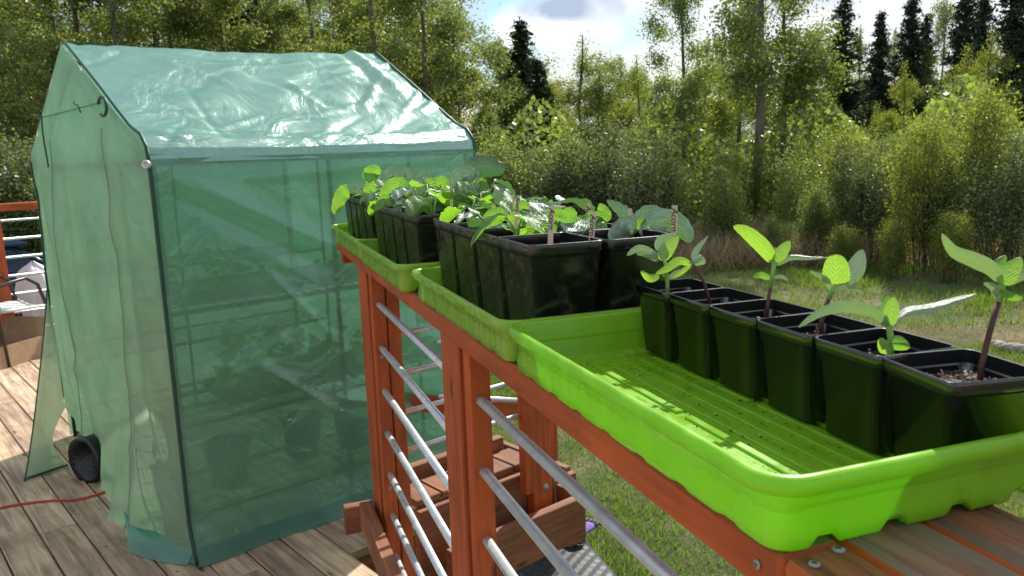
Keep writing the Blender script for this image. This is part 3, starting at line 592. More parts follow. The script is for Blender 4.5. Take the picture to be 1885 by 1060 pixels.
b = MB(); b.grid(flap2, 16, 8, uvf=lambda a, bb: (a * .4, bb * .2)); b.build('hem', 'hem', gh)
# piping on edges
b = MB()
b.tube([T(sidex(z) - .002, -.003, z) for z in np.linspace(.01, 1.5, 30)], .0075, 6)
b.tube([T(*[pf(t)[0], -.004, pf(t)[1] + .004]) for t in np.linspace(0, 1, 60)], .0065, 6)
b.tube([T(*[pf(t)[0], TLn + .004 + .11 * max(0, 1 - abs(pf(t)[0] - .985) / .985), pf(t)[1] + .004 + .03 * max(0, 1 - abs(pf(t)[0] - .985) / .985)]) for t in np.linspace(0, 1, 60)], .007, 6)
b.tube([T(-.012, TLn, z) for z in np.linspace(.01, 1.5, 12)], .007, 6)
b.tube([front(1, q) - Bv * .004 for q in np.linspace(0, 1, 20)], .006, 6); b.build('edge_piping', 'piping', gh)
for sx in (.24, .75):
    b = MB(); b.tube([front(sx + .015 * (1 - q) * (1 if sx > .5 else .4), q) - Bv * .006 for q in np.linspace(0, .92 if sx < .5 else .9, 60)], .0028, 5); b.build('zip', 'zip', gh)
fb = MB()
fr_r = .0095
def tb(p, q): fb.tube([p, q], fr_r, 8)
for s in (.02, TW - .02):
    for w in (.02, .70, TLn - .03): tb(T(s, w, .0), T(s, w, 1.50))
    for z in (1.50, .0165): tb(T(s, .02, z), T(s, TLn - .03, z))
for w in (.02, .70, TLn - .03): tb(T(.03, w, 1.50), T(.985, w, 1.94)); tb(T(TW - .03, w, 1.50), T(.985, w, 1.94))
tb(T(.985, .02, 1.94), T(.985, TLn - .03, 1.94))
for w in (.02, TLn - .03): tb(T(.02, w, 1.50), T(TW - .02, w, 1.50))
for s in (.48,): tb(T(s, .03, 0), T(s, .03, 1.5)); tb(T(s, TLn - .04, 0), T(s, TLn - .04, 1.5))
for s in (TW - .5,): tb(T(s, .03, 0.5), T(s, .03, 1.5)); tb(T(s, TLn - .04, 0), T(s, TLn - .04, 1.5))
fb.build('frame_tubes', 'frame', gh)
b = MB(); b.lathe(T(-.03, -.02, 1.497), (-Bv - Dv * .8), [(-.01, .015), (.0, .016), (.004, .014), (.005, .009), (-.004, .008)], 14); b.build('joint_cap', 'chrome', gh)
# tie straps on the front
b = MB(); b.tube([T(.70 - .02 * i, -.05, 1.745 - .012 * i + .012 * math.sin(i)) for i in range(-2, 4)], .003, 5); b.build('tie_strap', 'piping', gh); b = MB()
b.tube([T(.33 + .055 * math.cos(t), -.045, 1.715 + .035 * math.sin(t)) for t in np.linspace(.4, 5.4, 16)], .006, 6); b.build('tie_strap', 'piping', gh); b = MB()
b.tube([T(1.38 - .012 * math.sin(z * 22), -.05, z) for z in np.linspace(1.74, 1.50, 18)], .004, 5); b.build('tie_strap', 'piping', gh)
b = MB(); b.tube([T(s, -.03 , 1.735 - .0 * s) for s in np.linspace(.40, 1.55, 10)], .003, 5); b.build('header_seam', 'hem', gh)
# shelves inside along both sides
for s0, s1 in ((.03, .47), (1.47, 1.93)):
    for z in (.165, .52, .95):
        b = MB()
        for s in (s0, s1): b.tube([T(s, .03, z), T(s, TLn - .04, z)], .008, 6)
        for i in range(23): b.tube([T(s0, .05 + i * .06, z), T(s1, .05 + i * .06, z)], .0022, 4)
        for i in range(5): b.tube([T(s0 + .04 + i * .09, .03, z + .003), T(s0 + .04 + i * .09, TLn - .04, z + .003)], .0022, 4)
        b.build('wire_shelf', 'frame', gh)
def shelf_tray(s, w, z, l, wd, label):
    b = MB(); t_ = thing('seedling_tray', T(s, w, z), label, 'plant tray', 'plant trays inside the greenhouse')
    def rr(hw, hl, zz): return [T(s + x, w + y, zz) for x, y in ((-hw, -hl), (hw, -hl), (hw, hl), (-hw, hl))]
    b.rings([rr(wd * .44, l * .46, z + .006), rr(wd * .5, l * .5, z + .06), rr(wd * .48, l * .485, z + .06), rr(wd * .44, l * .45, z + .045)], 0, True, True, False); b.build('tray', 'black', t_)
    return t_
def leafcloud(name, c, rx, ry, rz, n, size, m, parent, ax=(Dv, Bv)):
    p = np.clip(rng.normal(0, .45, (n, 3)), -.8, 1.2); P = np.array(c) + p[:, :1] * ax[0] * rx + p[:, 1:2] * ax[1] * ry + np.abs(p[:, 2:]) * Z * rz
    d = rng.normal(0, 1, (n, 3)); d[:, 2] *= .5; d /= np.linalg.norm(d, axis=1)[:, None]; e = np.cross(d, rng.normal(0, 1, (n, 3))); e /= np.linalg.norm(e, axis=1)[:, None]
    sz = size * rng.uniform(.6, 1.3, (n, 1)); me = quads_mesh(name, P - (parent_loc(parent) if parent else 0), d * sz, e * sz * .6, m)
    o = bpy.data.objects.new(name, me); col.objects.link(o)
    if parent: o.parent = parent
    return o
for i, (s, w, z, n, sz, rz, lab) in enumerate([(.25, .34, .958, 90, .03, .11, 'tray of bright seedlings on the upper shelf nearest the front'), (.25, .92, .958, 70, .03, .09, 'tray of bright seedlings on the upper shelf nearest the railing'),
        (.25, .50, .528, 60, .06, .24, 'tray of tall yellow-green plants on the middle shelf'), (.25, 1.05, .528, 50, .04, .14, 'tray of low green plants at the far end of the middle shelf')]):
    t_ = shelf_tray(s, w, z, .54, .30, lab); leafcloud('leaves', T(s, w, z + .06), .22, .30, rz, n, sz, 'plant', t_)
for i, (s, w, lab) in enumerate([(.22, .25, 'black pot on the greenhouse floor nearest the tent corner'), (.3, .62, 'black pot in the middle of the greenhouse floor'), (.25, .85, 'black pot on the greenhouse floor nearest the railing')]):
    b = MB(); b.lathe(T(s, w, .175), Z, [(0, .07), (.17, .09), (.17, .095), (.185, .095), (.185, .085), (.16, .082), (.16, .001)], 20); o = b.build('nursery_pot', 'black'); tag(o, lab, 'pot', 'pots on the lower shelf of the greenhouse')
# ribbed duct heater at the door
dc = T(1.22, .02, .105); dax = np.array([math.sin(R(30)), math.cos(R(30)), 0.0]); dax = dax / np.linalg.norm(dax)
hx = thing('duct_fan', T(1.22, .0, 0), 'black ribbed round duct lying in the greenhouse door opening', 'duct')
b = MB(); pr = [(-.12, .095), (-.135, .112), (-.11, .118)]
for i in range(10): pr += [(-.10 + i * .022, .104), (-.09 + i * .022, .110)]
pr += [(.13, .10)]; 
ax_ = dax; r0 = np.cross(ax_, Z); r0 /= np.linalg.norm(r0); q0 = np.cross(r0, ax_)
def ringp(h, rr, n=32): return [dc + ax_ * h + (r0 * math.cos(2 * math.pi * k / n) + q0 * math.sin(2 * math.pi * k / n)) * rr for k in range(n)]
b.rings([ringp(.05, .07), ringp(.03, .088), ringp(-.12, .092)] + [ringp(h, r_) for h, r_ in pr] , 0, True, True); b.build('housing', 'duct', hx)
b = MB(); b.tube([ringp(.16, .05)[0], ringp(.19, .03)[0], ringp(.24, .02)[8]], .012, 8); b.build('hose', 'black', hx)
# red cord
cd_ = [gnd(x, y, .007) for x, y in ((-30, 946), (0, 935), (50, 926), (100, 921), (140, 919), (175, 911), (213, 897), (232, 886), (260, 880))]
cs = []
for i in range(len(cd_) - 1):
    p0, p1, p2, p3 = cd_[max(i - 1, 0)], cd_[i], cd_[i + 1], cd_[min(i + 2, len(cd_) - 1)]
    for t in np.linspace(0, 1, 8, endpoint=False): cs.append(.5 * ((2 * p1) + (-p0 + p2) * t + (2 * p0 - 5 * p1 + 4 * p2 - p3) * t * t + (-p0 + 3 * p1 - 3 * p2 + p3) * t ** 3))
b = MB(); b.tube(cs, .0055, 8); o = b.build('extension_cord', 'cord'); tag(o, 'red extension cord crossing the deck into the greenhouse', 'cord')
# ============================================================ TRAYS
def rrect(hu, hv, r, n=7, k=26):
    """rounded rectangle; k points along the u sides, n per corner; returns (u, v, du-side flag, t)"""
    P = []
    def line(a, b_, m): 
        for i in range(m): t = i / m; P.append((a[0] + (b_[0] - a[0]) * t, a[1] + (b_[1] - a[1]) * t))
    def arc(cx, cy, a0):
        for i in range(n): a_ = a0 + math.pi / 2 * i / n; P.append((cx + r * math.cos(a_), cy + r * math.sin(a_)))
    line((-hu + r, -hv), (hu - r, -hv), k * 3); arc(hu - r, -hv + r, -math.pi / 2); line((hu, -hv + r), (hu, hv - r), k * 2); arc(hu - r, hv - r, 0)
    line((hu - r, hv), (-hu + r, hv), k * 3); arc(-hu + r, hv - r, math.pi / 2); line((-hu, hv - r), (-hu, -hv + r), k * 2); arc(-hu + r, -hv + r, math.pi); return P
def make_tray(u0, u1, v0, v1, m, label, dz=0.0, rot=0.0):
    cu, cv = (u0 + u1) / 2, (v0 + v1) / 2; HU, HV = (u1 - u0) / 2, (v1 - v0) / 2; zb = CT + .0015 + dz; H = .060
    org = A(cu, cv, CT); t_ = thing('seed_tray', org, label, 'tray', 'lime green seed trays on the rail')
    ca, sa = math.cos(rot), math.sin(rot)
    def P(u, v, z): return A(cu + u * ca - v * sa, cv + u * sa + v * ca, z)
    def ring(inset, z, r, fn=None):
        pts = rrect(HU - inset, HV - inset, r); res = []
        for (u, v) in pts:
            zz, ou, ov = z, 0, 0
            if fn: zz, ou, ov = fn(u, v, z, inset)
            res.append(P(u + ou, v + ov, zz))
        return res
    tp = .008                                # how far the wall leans in to the foot
    def feet(u, v, z, ins):
        onu = abs(abs(v) - (HV - ins)) < 1e-6; w_ = (u if onu else v) ; period = .062 if not onu else .07
        x = ((w_ + (0.031 if not onu else 0)) / period) % 1.0; d = abs(x - .5) * 2
        lift = max(0, min(1, (d - .62) / .14)); return z + (.0022 if onu else .0085) * lift, 0, 0
    def flute(u, v, z, ins):
        onu = abs(abs(v) - (HV - ins)) < 1e-6
        if not onu: return z, 0, 0
        x = (u / .026) % 1.0; k_ = (1 if abs(x - .5) < .3 else 0); return z, 0, -math.copysign(.0007 * k_, v)
    def rimf(u, v, z, ins):
        if abs(abs(v) - (HV - ins)) > 1e-6: return z, 0, 0
        k_ = any(abs(u - c_) < .024 for c_ in (-HU + .07, -HU + .14, -.03, .05, HU - .16, HU - .08)); return z, 0, -math.copysign(.0016 if k_ else 0, v)
    b = MB()
    rg = [ring(tp + .030, zb + .0060, .010), ring(tp + .004, zb + .0060, .018), ring(tp + .0015, zb + .0085, .02), ring(.006, zb + H - .004, .026), ring(.0045, zb + H - .0012, .0265), ring(.002, zb + H, .028), ring(-.002, zb + H - .0006, .030), ring(-.0045, zb + H - .003, .032, rimf),
          ring(-.0055, zb + H - .013, .033, rimf), ring(-.0042, zb + H - .0135, .032), ring(.002, zb + H - .010, .03), ring(.0042, zb + H - .012, .028, flute), ring(.008, zb + H * .55, .026, flute), ring(tp - .002, zb + .014, .02, flute), ring(tp - .0005, zb + .003, .019, feet), ring(tp + .002, zb, .018, feet), ring(tp + .02, zb + .0002, .012, feet), ring(tp + .024, zb + .005, .010)]
    b.rings(rg, 0, True, True, True)
    b.build('tray_body', m, t_)
    # moulded floor ribs
    b = MB(); fz = zb + .0065
    for vv, segs in ((-.104, 1), (-.084, 2), (-.064, 1), (-.044, 2), (-.024, 1), (0, 1), (.024, 1), (.044, 2), (.064, 1), (.084, 2), (.104, 1)):
        Lr = 2 * (HU - .055) / segs
        for i in range(segs): b.box(P(-HU + .055 + Lr * (i + .5), vv, fz + .0005), Av * ca + Ap * sa, Ap * ca - Av * sa, Z, Lr / 2 - .008, .0045, .0016, .0012)
    b.build('floor_ribs', m, t_)
    # raised rim tabs
    return t_
TR = [(.422, .978, .326, .612), (.991, 1.556, .326, .612), (1.624, 2.185, .312, .598), (2.197, 2.76, .316, .602)]
near_tray = make_tray(*TR[0], 'lime', 'bright lime green tray nearest the camera holding a row of six small pots')
make_tray(*TR[1], 'limedull', 'lime green tray second from the camera holding the large dark pots', -.0)
make_tray(*TR[2], 'limedull', 'lime tray at the corner post, third from the camera')
# fourth tray overhangs the far end of the cap
make_tray(*TR[3], 'limedull', 'lime tray at the far end of the rail against the greenhouse')
def crumbs(t_, u0, u1, v0, v1, n):
    b = MB()
    for _ in range(n):
        p = A(rnd.uniform(u0, u1), rnd.uniform(v0, v1), CT + .0092); r_ = rnd.uniform(.0004, .0015)
        b.add([p + np.array(d_) * r_ * rnd.uniform(.6, 1.4) for d_ in ((1, 0, 0), (0, 1, 0), (-1, 0, 0), (0, -1, 0), (0, 0, 1))], [[0, 1, 4], [1, 2, 4], [2, 3, 4], [3, 0, 4]], mi=0 if rnd.random() < .85 else 1)
    o = b.build('soil_crumbs', ['soil', 'perlite'], t_); o['kind'] = 'stuff'
crumbs(near_tray, .45, .95, .34, .58, 600)
# ============================================================ POTS
FZ = CT + .0015 + .0092                      # tray floor top
def rsq(c, h, r, z, rot, n=4, big=False):
    hx, hy = (h + .0085, h - .0065) if big else (h, h)
    P = []
    for (sx, sy, a0) in ((1, 1, 0), (-1, 1, 90), (-1, -1, 180), (1, -1, 270)):
        for i in range(n + 1):
            a_ = R(a0 + 90 * i / n); x, y = sx * (hx - r) + r * math.cos(a_), sy * (hy - r) + r * math.sin(a_)
            P.append(A(c[0] + x * math.cos(rot) - y * math.sin(rot), c[1] + x * math.sin(rot) + y * math.cos(rot), z))
    return P
def make_pot(name, c, hb, ht, H, label, cat, group, rot=0, soil=.018):
    if ht < .05 and not rot: soil = .021
    rot = rot + rnd.uniform(-.022, .022)
    t_ = thing(name, A(c[0], c[1], FZ), label, cat, group); b = MB(); z0 = FZ + .0004; lip = .011 if ht < .055 else .014
    zz = lambda k: z0 + H * k
    hh = lambda z: hb + (ht - .0022 - hb) * (z - z0) / H
    b.rings([rsq(c, hb * .75, .004, z0 + .003, rot, 4, ht > .05), rsq(c, hb - .006, .006, z0 + .003, rot, 4, ht > .05), rsq(c, hb - .004, .007, z0, rot, 4, ht > .05), rsq(c, hb, .008, z0 + .002, rot, 4, ht > .05), rsq(c, hh(z0 + H - lip - .001), .009, z0 + H - lip - .001, rot, 4, ht > .05), rsq(c, ht - .0004, .010, z0 + H - lip, rot, 4, ht > .05),
             rsq(c, ht, .010, z0 + H - .001, rot, 4, ht > .05), rsq(c, ht - .0006, .010, z0 + H, rot, 4, ht > .05), rsq(c, ht - .0022, .009, z0 + H - .0004, rot, 4, ht > .05)], 0, True, False, True)
    b.rings([rsq(c, ht - .0022, .009, z0 + H - .0004, rot, 4, ht > .05), rsq(c, ht - .0030, .008, z0 + H - lip, rot, 4, ht > .05), rsq(c, hb - .0016, .007, z0 + .006, rot, 4, ht > .05)], 1, False, True, True)
    b.build('pot', ['dusty_sheen' if ht > .05 else 'pot', 'potin'], t_)
    b = MB(); zs = z0 + H - soil; hs = hh(zs) - .0035
    def sf(a, bb):
        x, y = (a * 2 - 1) * (hs + (.008 if ht > .05 else 0)), (bb * 2 - 1) * (hs - (.006 if ht > .05 else 0)); h = (rnd.random() - .5) * .004 + .003 * math.cos(x * 40) * math.cos(y * 33)
        return A(c[0] + x * math.cos(rot) - y * math.sin(rot), c[1] + x * math.sin(rot) + y * math.cos(rot), zs + h)
    b.grid(sf, 22, 22, smooth=False); b.build('soil', 'soil', t_)
    b = MB()
    for _ in range((190 if abs(rot) > .1 else 60) if ht < .055 else 16):
        x, y = rnd.uniform(-hs, hs) * .95, rnd.uniform(-hs, hs) * .95; p = np.array(sf(.5 + x / hs / 2, .5 + y / hs / 2)) + Z * .001; r_ = rnd.uniform(.0006, .0019)
        vs = [p + np.array(d) * r_ * rnd.uniform(.6, 1.3) for d in ((1, 0, 0), (0, 1, 0), (-1, 0, 0), (0, -1, 0), (0, 0, 1), (0, 0, -1))]
        b.add(vs, [[0, 1, 4], [1, 2, 4], [2, 3, 4], [3, 0, 4], [1, 0, 5], [2, 1, 5], [3, 2, 5], [0, 3, 5]], mi=0 if rnd.random() < .55 else 1)
    o = b.build('soil_crumbs', ['perlite', 'card'], t_); o['kind'] = 'stuff'
    return t_, zs
def leaf(t_, pts, wpx, d0, m, dd=0.0, cup=.18, roll=0.0, shape='oval', ripple=.0, name='leaf'):
    """pts: pixel (x,y) from base to tip at depth d0 -> d0+dd; wpx = full width in px at that depth"""
    K = len(pts); P = [at(x, y, d0 + dd * i / (K - 1)) for i, (x, y) in enumerate(pts)]
    if K == 2: P = [P[0], (P[0] + P[1]) / 2 + Z * .0015, P[1]]; K = 3
    Wd = wpx * d0 / F / 2; nu_, nv_ = 14, 8
    def cur(t):
        x = t * (K - 1); i = min(int(x), K - 2); f = x - i; p0, p1, p2, p3 = P[max(i - 1, 0)], P[i], P[i + 1], P[min(i + 2, K - 1)]
        return .5 * ((2 * p1) + (-p0 + p2) * f + (2 * p0 - 5 * p1 + 4 * p2 - p3) * f * f + (-p0 + 3 * p1 - 3 * p2 + p3) * f ** 3)
    def wd(t):
        if shape == 'oval': return Wd * (math.sin(math.pi * min(1, t ** .8)) ** .75 if 0 < t < 1 else 0) + .0004
        if shape == 'heart': return Wd * ((min(1, t / .18) ** .5) * max(0, 1 - ((t - .25) / .75) ** 2.2 if t > .25 else 1) ** .6) + .0004
        return Wd * (math.sin(math.pi * min(1, t ** .6)) ** 1.0 if 0 < t < 1 else 0) + .0004
    ph = rnd.random() * 6
    fn_c = (cur(.5) - Z * CZ); fn_c = fn_c / np.linalg.norm(fn_c)
    def f(a, bb):
        p = cur(a); d = cur(min(1, a + .02)) - cur(max(0, a - .02)); d /= np.linalg.norm(d) + 1e-9
        sd_ = np.cross(d, fn_c); sd_ /= np.linalg.norm(sd_) + 1e-9; nn = np.cross(sd_, d)
        c_, s_ = math.cos(roll), math.sin(roll); sd2 = sd_ * c_ + nn * s_; nn2 = nn * c_ - sd_ * s_
        y = bb * 2 - 1; w_ = wd(a) / max(.35, abs(c_))
        q = w_ * (1 + (.07 * math.sin(a * 38 + ph) if ripple else 0) * abs(y))
        return p + sd2 * q * y + nn2 * (cup * w_ * y * y + ripple * w_ * (math.sin(a * 17 + ph) * abs(y) + .5 * math.sin(a * 31 + y * 7)) - cup * w_ * .3)
    b = MB(); b.grid(f, nu_, nv_, uvf=lambda a, bb: (a, bb * 2 - 1)); return b.build(name, m, t_)
def stem(t_, pts, d0, r0_, r1, m='stem', base=None, dd=0):
    P = [at(x, y, d0 + dd * i / max(1, len(pts) - 1)) for i, (x, y) in enumerate(pts)]
    if base is not None: P = [base] + P
    K = len(P); b = MB(); b.tube(P, [r0_ + (r1 - r0_) * i / (K - 1) for i in range(K)], 8); return b.build('stem', m, t_)
SG = 'sunflower seedlings in small square pots'
pots = [(.913, .5525, 0, 'far end of the near tray, pale wide leaves, tallest pot of the row from the camera'), (.825, .5525, 0, ''), (.737, .5525, 0, ''), (.649, .5525, 0, ''), (.561, .5525, 0, ''), (.4735, .5480, R(9), '')]
labs = ['seedling with several pale spreading leaves in the farthest small pot', 'seedling with a leaning red stem in the second small pot from the far end', 'seedling with one big leaf pointing up left in the third small pot',
        'seedling with a round glowing leaf on a red stem in the fourth small pot', 'short seedling with two long arching side leaves in the fifth small pot', 'tallest seedling with long red stem in the slightly turned small pot nearest the camera']
SP = []
for (u, v, rot, _), lab in zip(pots, labs):
    v -= .006
    t_, zs = make_pot('potted_seedling', (u, v), .0345, .0440, .092, lab, 'potted plant', SG, rot); SP.append((t_, A(u, v, zs), depth(A(u, v, zs))))
def soilpt(px, py, zs):
    c_ = CUR; v = M @ (np.array(c_) - Z * CZ); pc = 942.5 + F * v[0] / v[2]; hr = np.array([right[0], right[1], 0]); hr /= np.linalg.norm(hr)
    off = max(-.030, min(.030, (px - pc) / F * v[2])); return np.array(c_) + hr * off
# pot 1 (far)
t_, c, d = SP[0]; CUR = c; zs = c[2]; b_ = soilpt(1229, 536, zs); d = depth(b_)
stem(t_, [(1228, 512), (1226, 489), (1221, 474)], d, .0028, .0022, 'stem', b_)
leaf(t_, [(1212, 470), (1178, 457), (1154, 470)], 13, d, 'paleleaf', -.01); leaf(t_, [(1212, 480), (1190, 468), (1172, 467)], 11, d, 'paleleaf', -.02)
leaf(t_, [(1217, 480), (1228, 458), (1249, 434)], 26, d, 'sunleaf', .0, roll=.3); leaf(t_, [(1214, 464), (1220, 445), (1240, 433)], 24, d + .006, 'paleleaf', .01, roll=-.3)
leaf(t_, [(1228, 512), (1220, 503)], 6, d, 'sunleaf', -.006); leaf(t_, [(1231, 513), (1246, 502), (1265, 496)], 9, d, 'paleleaf', .0)
leaf(t_, [(1214, 507), (1196, 512), (1180, 498)], 14, d - .01, 'sunleaf', -.01)
# pot 2
t_, c, d = SP[1]; CUR = c; b_ = soilpt(1312, 555, zs); d = depth(b_)
stem(t_, [(1296, 520), (1281, 494), (1275, 478)], d, .0022, .0016, 'redstem', b_)
leaf(t_, [(1274, 487), (1250, 480), (1228, 494), (1207, 504)], 15, d - .004, 'sunleaf', -.015); leaf(t_, [(1274, 482), (1287, 479), (1299, 484)], 19, d - .006, 'paleleaf', -.004, cup=.5)
leaf(t_, [(1274, 476), (1286, 455), (1304, 434)], 11, d, 'paleleaf', .01, shape='lance'); leaf(t_, [(1272, 486), (1256, 500), (1238, 512)], 8, d, 'sunleaf', .0)
# pot 3
t_, c, d = SP[2]; CUR = c; b_ = soilpt(1410, 590, zs); d = depth(b_)
stem(t_, [(1413, 560), (1418, 530)], d, .0024, .0021, 'redstem', b_); stem(t_, [(1418, 530), (1422, 505), (1427, 478)], d, .0021, .0026, 'stem')
leaf(t_, [(1422, 484), (1408, 458), (1375, 428), (1350, 416)], 27, d, 'sunleaf', -.01, cup=.1); leaf(t_, [(1427, 482), (1440, 462), (1454, 443)], 22, d - .004, 'sunleaf', 0, roll=.2)
leaf(t_, [(1425, 478), (1423, 466), (1428, 455)], 10, d + .004, 'paleleaf', .004); leaf(t_, [(1430, 488), (1455, 474), (1490, 475), (1524, 474)], 9, d, 'paleleaf', -.02, roll=.5, shape='lance')
leaf(t_, [(1418, 513), (1400, 506), (1386, 510)], 11, d - .004, 'squash', -.01); leaf(t_, [(1423, 511), (1438, 509), (1451, 516)], 6, d, 'paleleaf', .0)
# pot 4
t_, c, d = SP[3]; CUR = c; b_ = soilpt(1512, 607, zs); d = depth(b_)
stem(t_, [(1512, 590), (1524, 552)], d, .0027, .0025, 'redstem', b_); stem(t_, [(1524, 552), (1531, 537), (1538, 520)], d, .0025, .0026, 'stem')
leaf(t_, [(1539, 523), (1539, 495), (1537, 468)], 47, d - .006, 'sunleaf', -.002, cup=.12, shape='heart'); leaf(t_, [(1556, 516), (1576, 494), (1588, 459)], 34, d + .008, 'paleleaf', .014, roll=-.3)
leaf(t_, [(1530, 536), (1520, 515), (1491, 499)], 10, d, 'paleleaf', -.01); leaf(t_, [(1533, 540), (1548, 530), (1570, 530), (1590, 542)], 8, d, 'paleleaf', .01)
leaf(t_, [(1528, 545), (1538, 536)], 8, d, 'sunleaf')
# pot 5
t_, c, d = SP[4]; CUR = c; b_ = soilpt(1640, 648, zs); d = depth(b_)
stem(t_, [(1640, 625), (1637, 603), (1636, 592)], d, .0032, .0030, 'stem', b_)
leaf(t_, [(1633, 603), (1612, 578), (1560, 565), (1512, 575), (1470, 602)], 20, d, 'paleleaf', -.035, roll=.4); leaf(t_, [(1640, 602), (1665, 575), (1715, 566), (1760, 552), (1798, 541)], 16, d, 'paleleaf', .02, roll=.5)
leaf(t_, [(1637, 600), (1641, 572), (1645, 546)], 26, d - .004, 'sunleaf', 0, cup=.3); leaf(t_, [(1634, 598), (1630, 570), (1634, 544)], 17, d + .006, 'squash', .004, cup=.4)
leaf(t_, [(1638, 632), (1630, 640), (1620, 622)], 24, d - .006, 'sunleaf', -.004, cup=.4); leaf(t_, [(1640, 628), (1655, 632), (1675, 640)], 26, d - .010, 'squash', -.006, cup=.4)
# pot 6 (near)
t_, c, d = SP[5]; CUR = c; b_ = soilpt(1803, 716, zs); d = depth(b_)
stem(t_, [(1807, 672), (1822, 610), (1838, 556)], d, .0023, .0024, 'redstem', b_); stem(t_, [(1838, 556), (1843, 535), (1846, 515)], d, .0025, .0028, 'stem')
leaf(t_, [(1842, 522), (1825, 497), (1795, 480), (1755, 462), (1734, 430)], 27, d, 'paleleaf', -.02, roll=.4); leaf(t_, [(1846, 524), (1858, 500), (1880, 474)], 33, d - .006, 'sunleaf', 0, cup=.2, roll=.2)
leaf(t_, [(1842, 516), (1838, 490), (1852, 470)], 22, d + .008, 'squash', .004, cup=.4); leaf(t_, [(1850, 524), (1870, 512), (1900, 506)], 16, d, 'paleleaf', -.01)
leaf(t_, [(1836, 552), (1830, 530), (1811, 521)], 13, d, 'paleleaf', -.004); leaf(t_, [(1841, 533), (1862, 546), (1882, 549)], 13, d - .006, 'squash', -.006)
# ---------------------------------------------------------- large pots
BG = 'squash seedlings in large dark pots'
def big(u, v, lab): return make_pot('potted_squash', (u, v), .050, .0615, .148, lab, 'potted plant', BG, 0, .022)
S2 = {}
rows = [(1.068, 'a'), (1.204, 'b'), (1.340, 'c'), (1.476, 'd')]
desc = {'al': 'large pot with dust-and-sheen side and bright fan leaves, nearest the camera in the second tray', 'ar': 'large pot with silvery crinkled leaves beside the near sunflower row', 'bl': 'large pot with a yellow-green lobed leaf, second along the left side of the second tray',
        'br': 'large pot behind the silvery-leaved one, second on the lawn side', 'cl': 'large pot with low white-rimmed bright leaves, third along the left side of the second tray', 'cr': 'large pot third on the lawn side of the second tray', 'dl': 'large pot with the tallest dark umbrella leaf at the far left of the second tray', 'dr': 'large pot at the far lawn-side corner of the second tray'}
for u, r_ in rows:
    for v, s_ in ((.426, 'l'), (.541, 'r')):
        if u > 1.4: u_ = u
        t_, zs2 = big(u, v, desc[r_ + s_]); P = A(u, v, zs2); S2[r_ + s_] = (t_, P, depth(P))
T3 = {}
for k, (u, lab) in enumerate([(1.708, 'nearest'), (1.843, 'second'), (1.978, 'third'), (2.108, 'fourth')]):
    for v, s_ in ((.412, 'deck'), (.526, 'lawn')):
        t_, zz_ = big(u, v, 'dark pot of squash, %s from the camera on the %s side of the third tray' % (lab, s_)); P = A(u, v, zz_); T3[(k, s_)] = (t_, P, depth(P))
T4 = {}
for k, (u, lab) in enumerate([(2.278, 'nearest'), (2.413, 'second'), (2.548, 'third'), (2.680, 'fourth')]):
    for v, s_ in ((.412, 'deck'), (.526, 'lawn')):
        t_, zz_ = big(u, v, 'dark pot of squash, %s from the camera on the %s side of the farthest tray' % (lab, s_)); P = A(u, v, zz_); T4[(k, s_)] = (t_, P, depth(P))
def plant(key, store, specs, root=None):
    t_, P, d = store[key]; R0 = P if root is None else gnd(root[0], root[1], P[2]); d = depth(R0)
    for (pts, w, m, shp, kw) in specs:
        kw = dict(kw); off = kw.pop('off', 0); leaf(t_, pts, w, d + off, m, shape=shp, ripple=kw.pop('ripple', .10), **kw)
        bx_, by_ = pts[0]; e = at(bx_, by_, d + off); m_ = (R0 + e) / 2 + (e - R0) * np.array([-.12, -.12, .18]); b = MB()
        b.tube([R0 - Z * .004, R0 * .45 + m_ * .55, m_, e], [.003, .0026, .0022, .0016], 7); b.build('stem', 'stem', t_)
q = lambda *a, **k: k
plant('al', S2, [([(1024, 428), (1005, 424), (974, 450)], 30, 'squash', 'oval', q(off=-.03, cup=.25)), ([(1034, 424), (1045, 405), (1050, 380)], 38, 'squash', 'heart', q(off=0)), ([(1040, 428), (1060, 430), (1066, 450)], 9, 'silver', 'oval', q(off=-.02)),
                 ([(1058, 432), (1085, 415), (1112, 392)], 52, 'squash', 'heart', q(off=.04, roll=.2)), ([(1026, 410), (1028, 395), (1030, 380)], 24, 'squash', 'oval', q(off=.02)), ([(1118, 408), (1112, 392), (1104, 374)], 24, 'squash', 'oval', q(off=.05))], (1024, 448))
plant('ar', S2, [([(1166, 415), (1150, 392), (1117, 368)], 24, 'silver', 'oval', q(off=0, cup=.3)), ([(1172, 420), (1148, 418), (1122, 442)], 38, 'silver', 'heart', q(off=-.02, cup=.4)), ([(1166, 412), (1195, 390), (1240, 400)], 26, 'silver', 'oval', q(off=.03, cup=.3)),
                 ([(1180, 418), (1225, 404), (1256, 420), (1272, 446)], 42, 'silver', 'heart', q(off=.0, cup=.35)), ([(1176, 422), (1200, 428), (1228, 418)], 20, 'silver', 'oval', q(off=-.02, roll=.4)), ([(1170, 418), (1178, 410), (1190, 405)], 14, 'squash', 'oval', q(off=-.004))], (1160, 446))
plant('al', S2, [([(1000, 440), (985, 428), (962, 446)], 24, 'squash', 'heart', q(off=-.01, cup=.3)), ([(1010, 425), (992, 412), (968, 420)], 26, 'squash', 'heart', q(off=.03)), ([(1075, 440), (1095, 428), (1112, 440)], 24, 'silver', 'heart', q(off=.0))], (1024, 448))
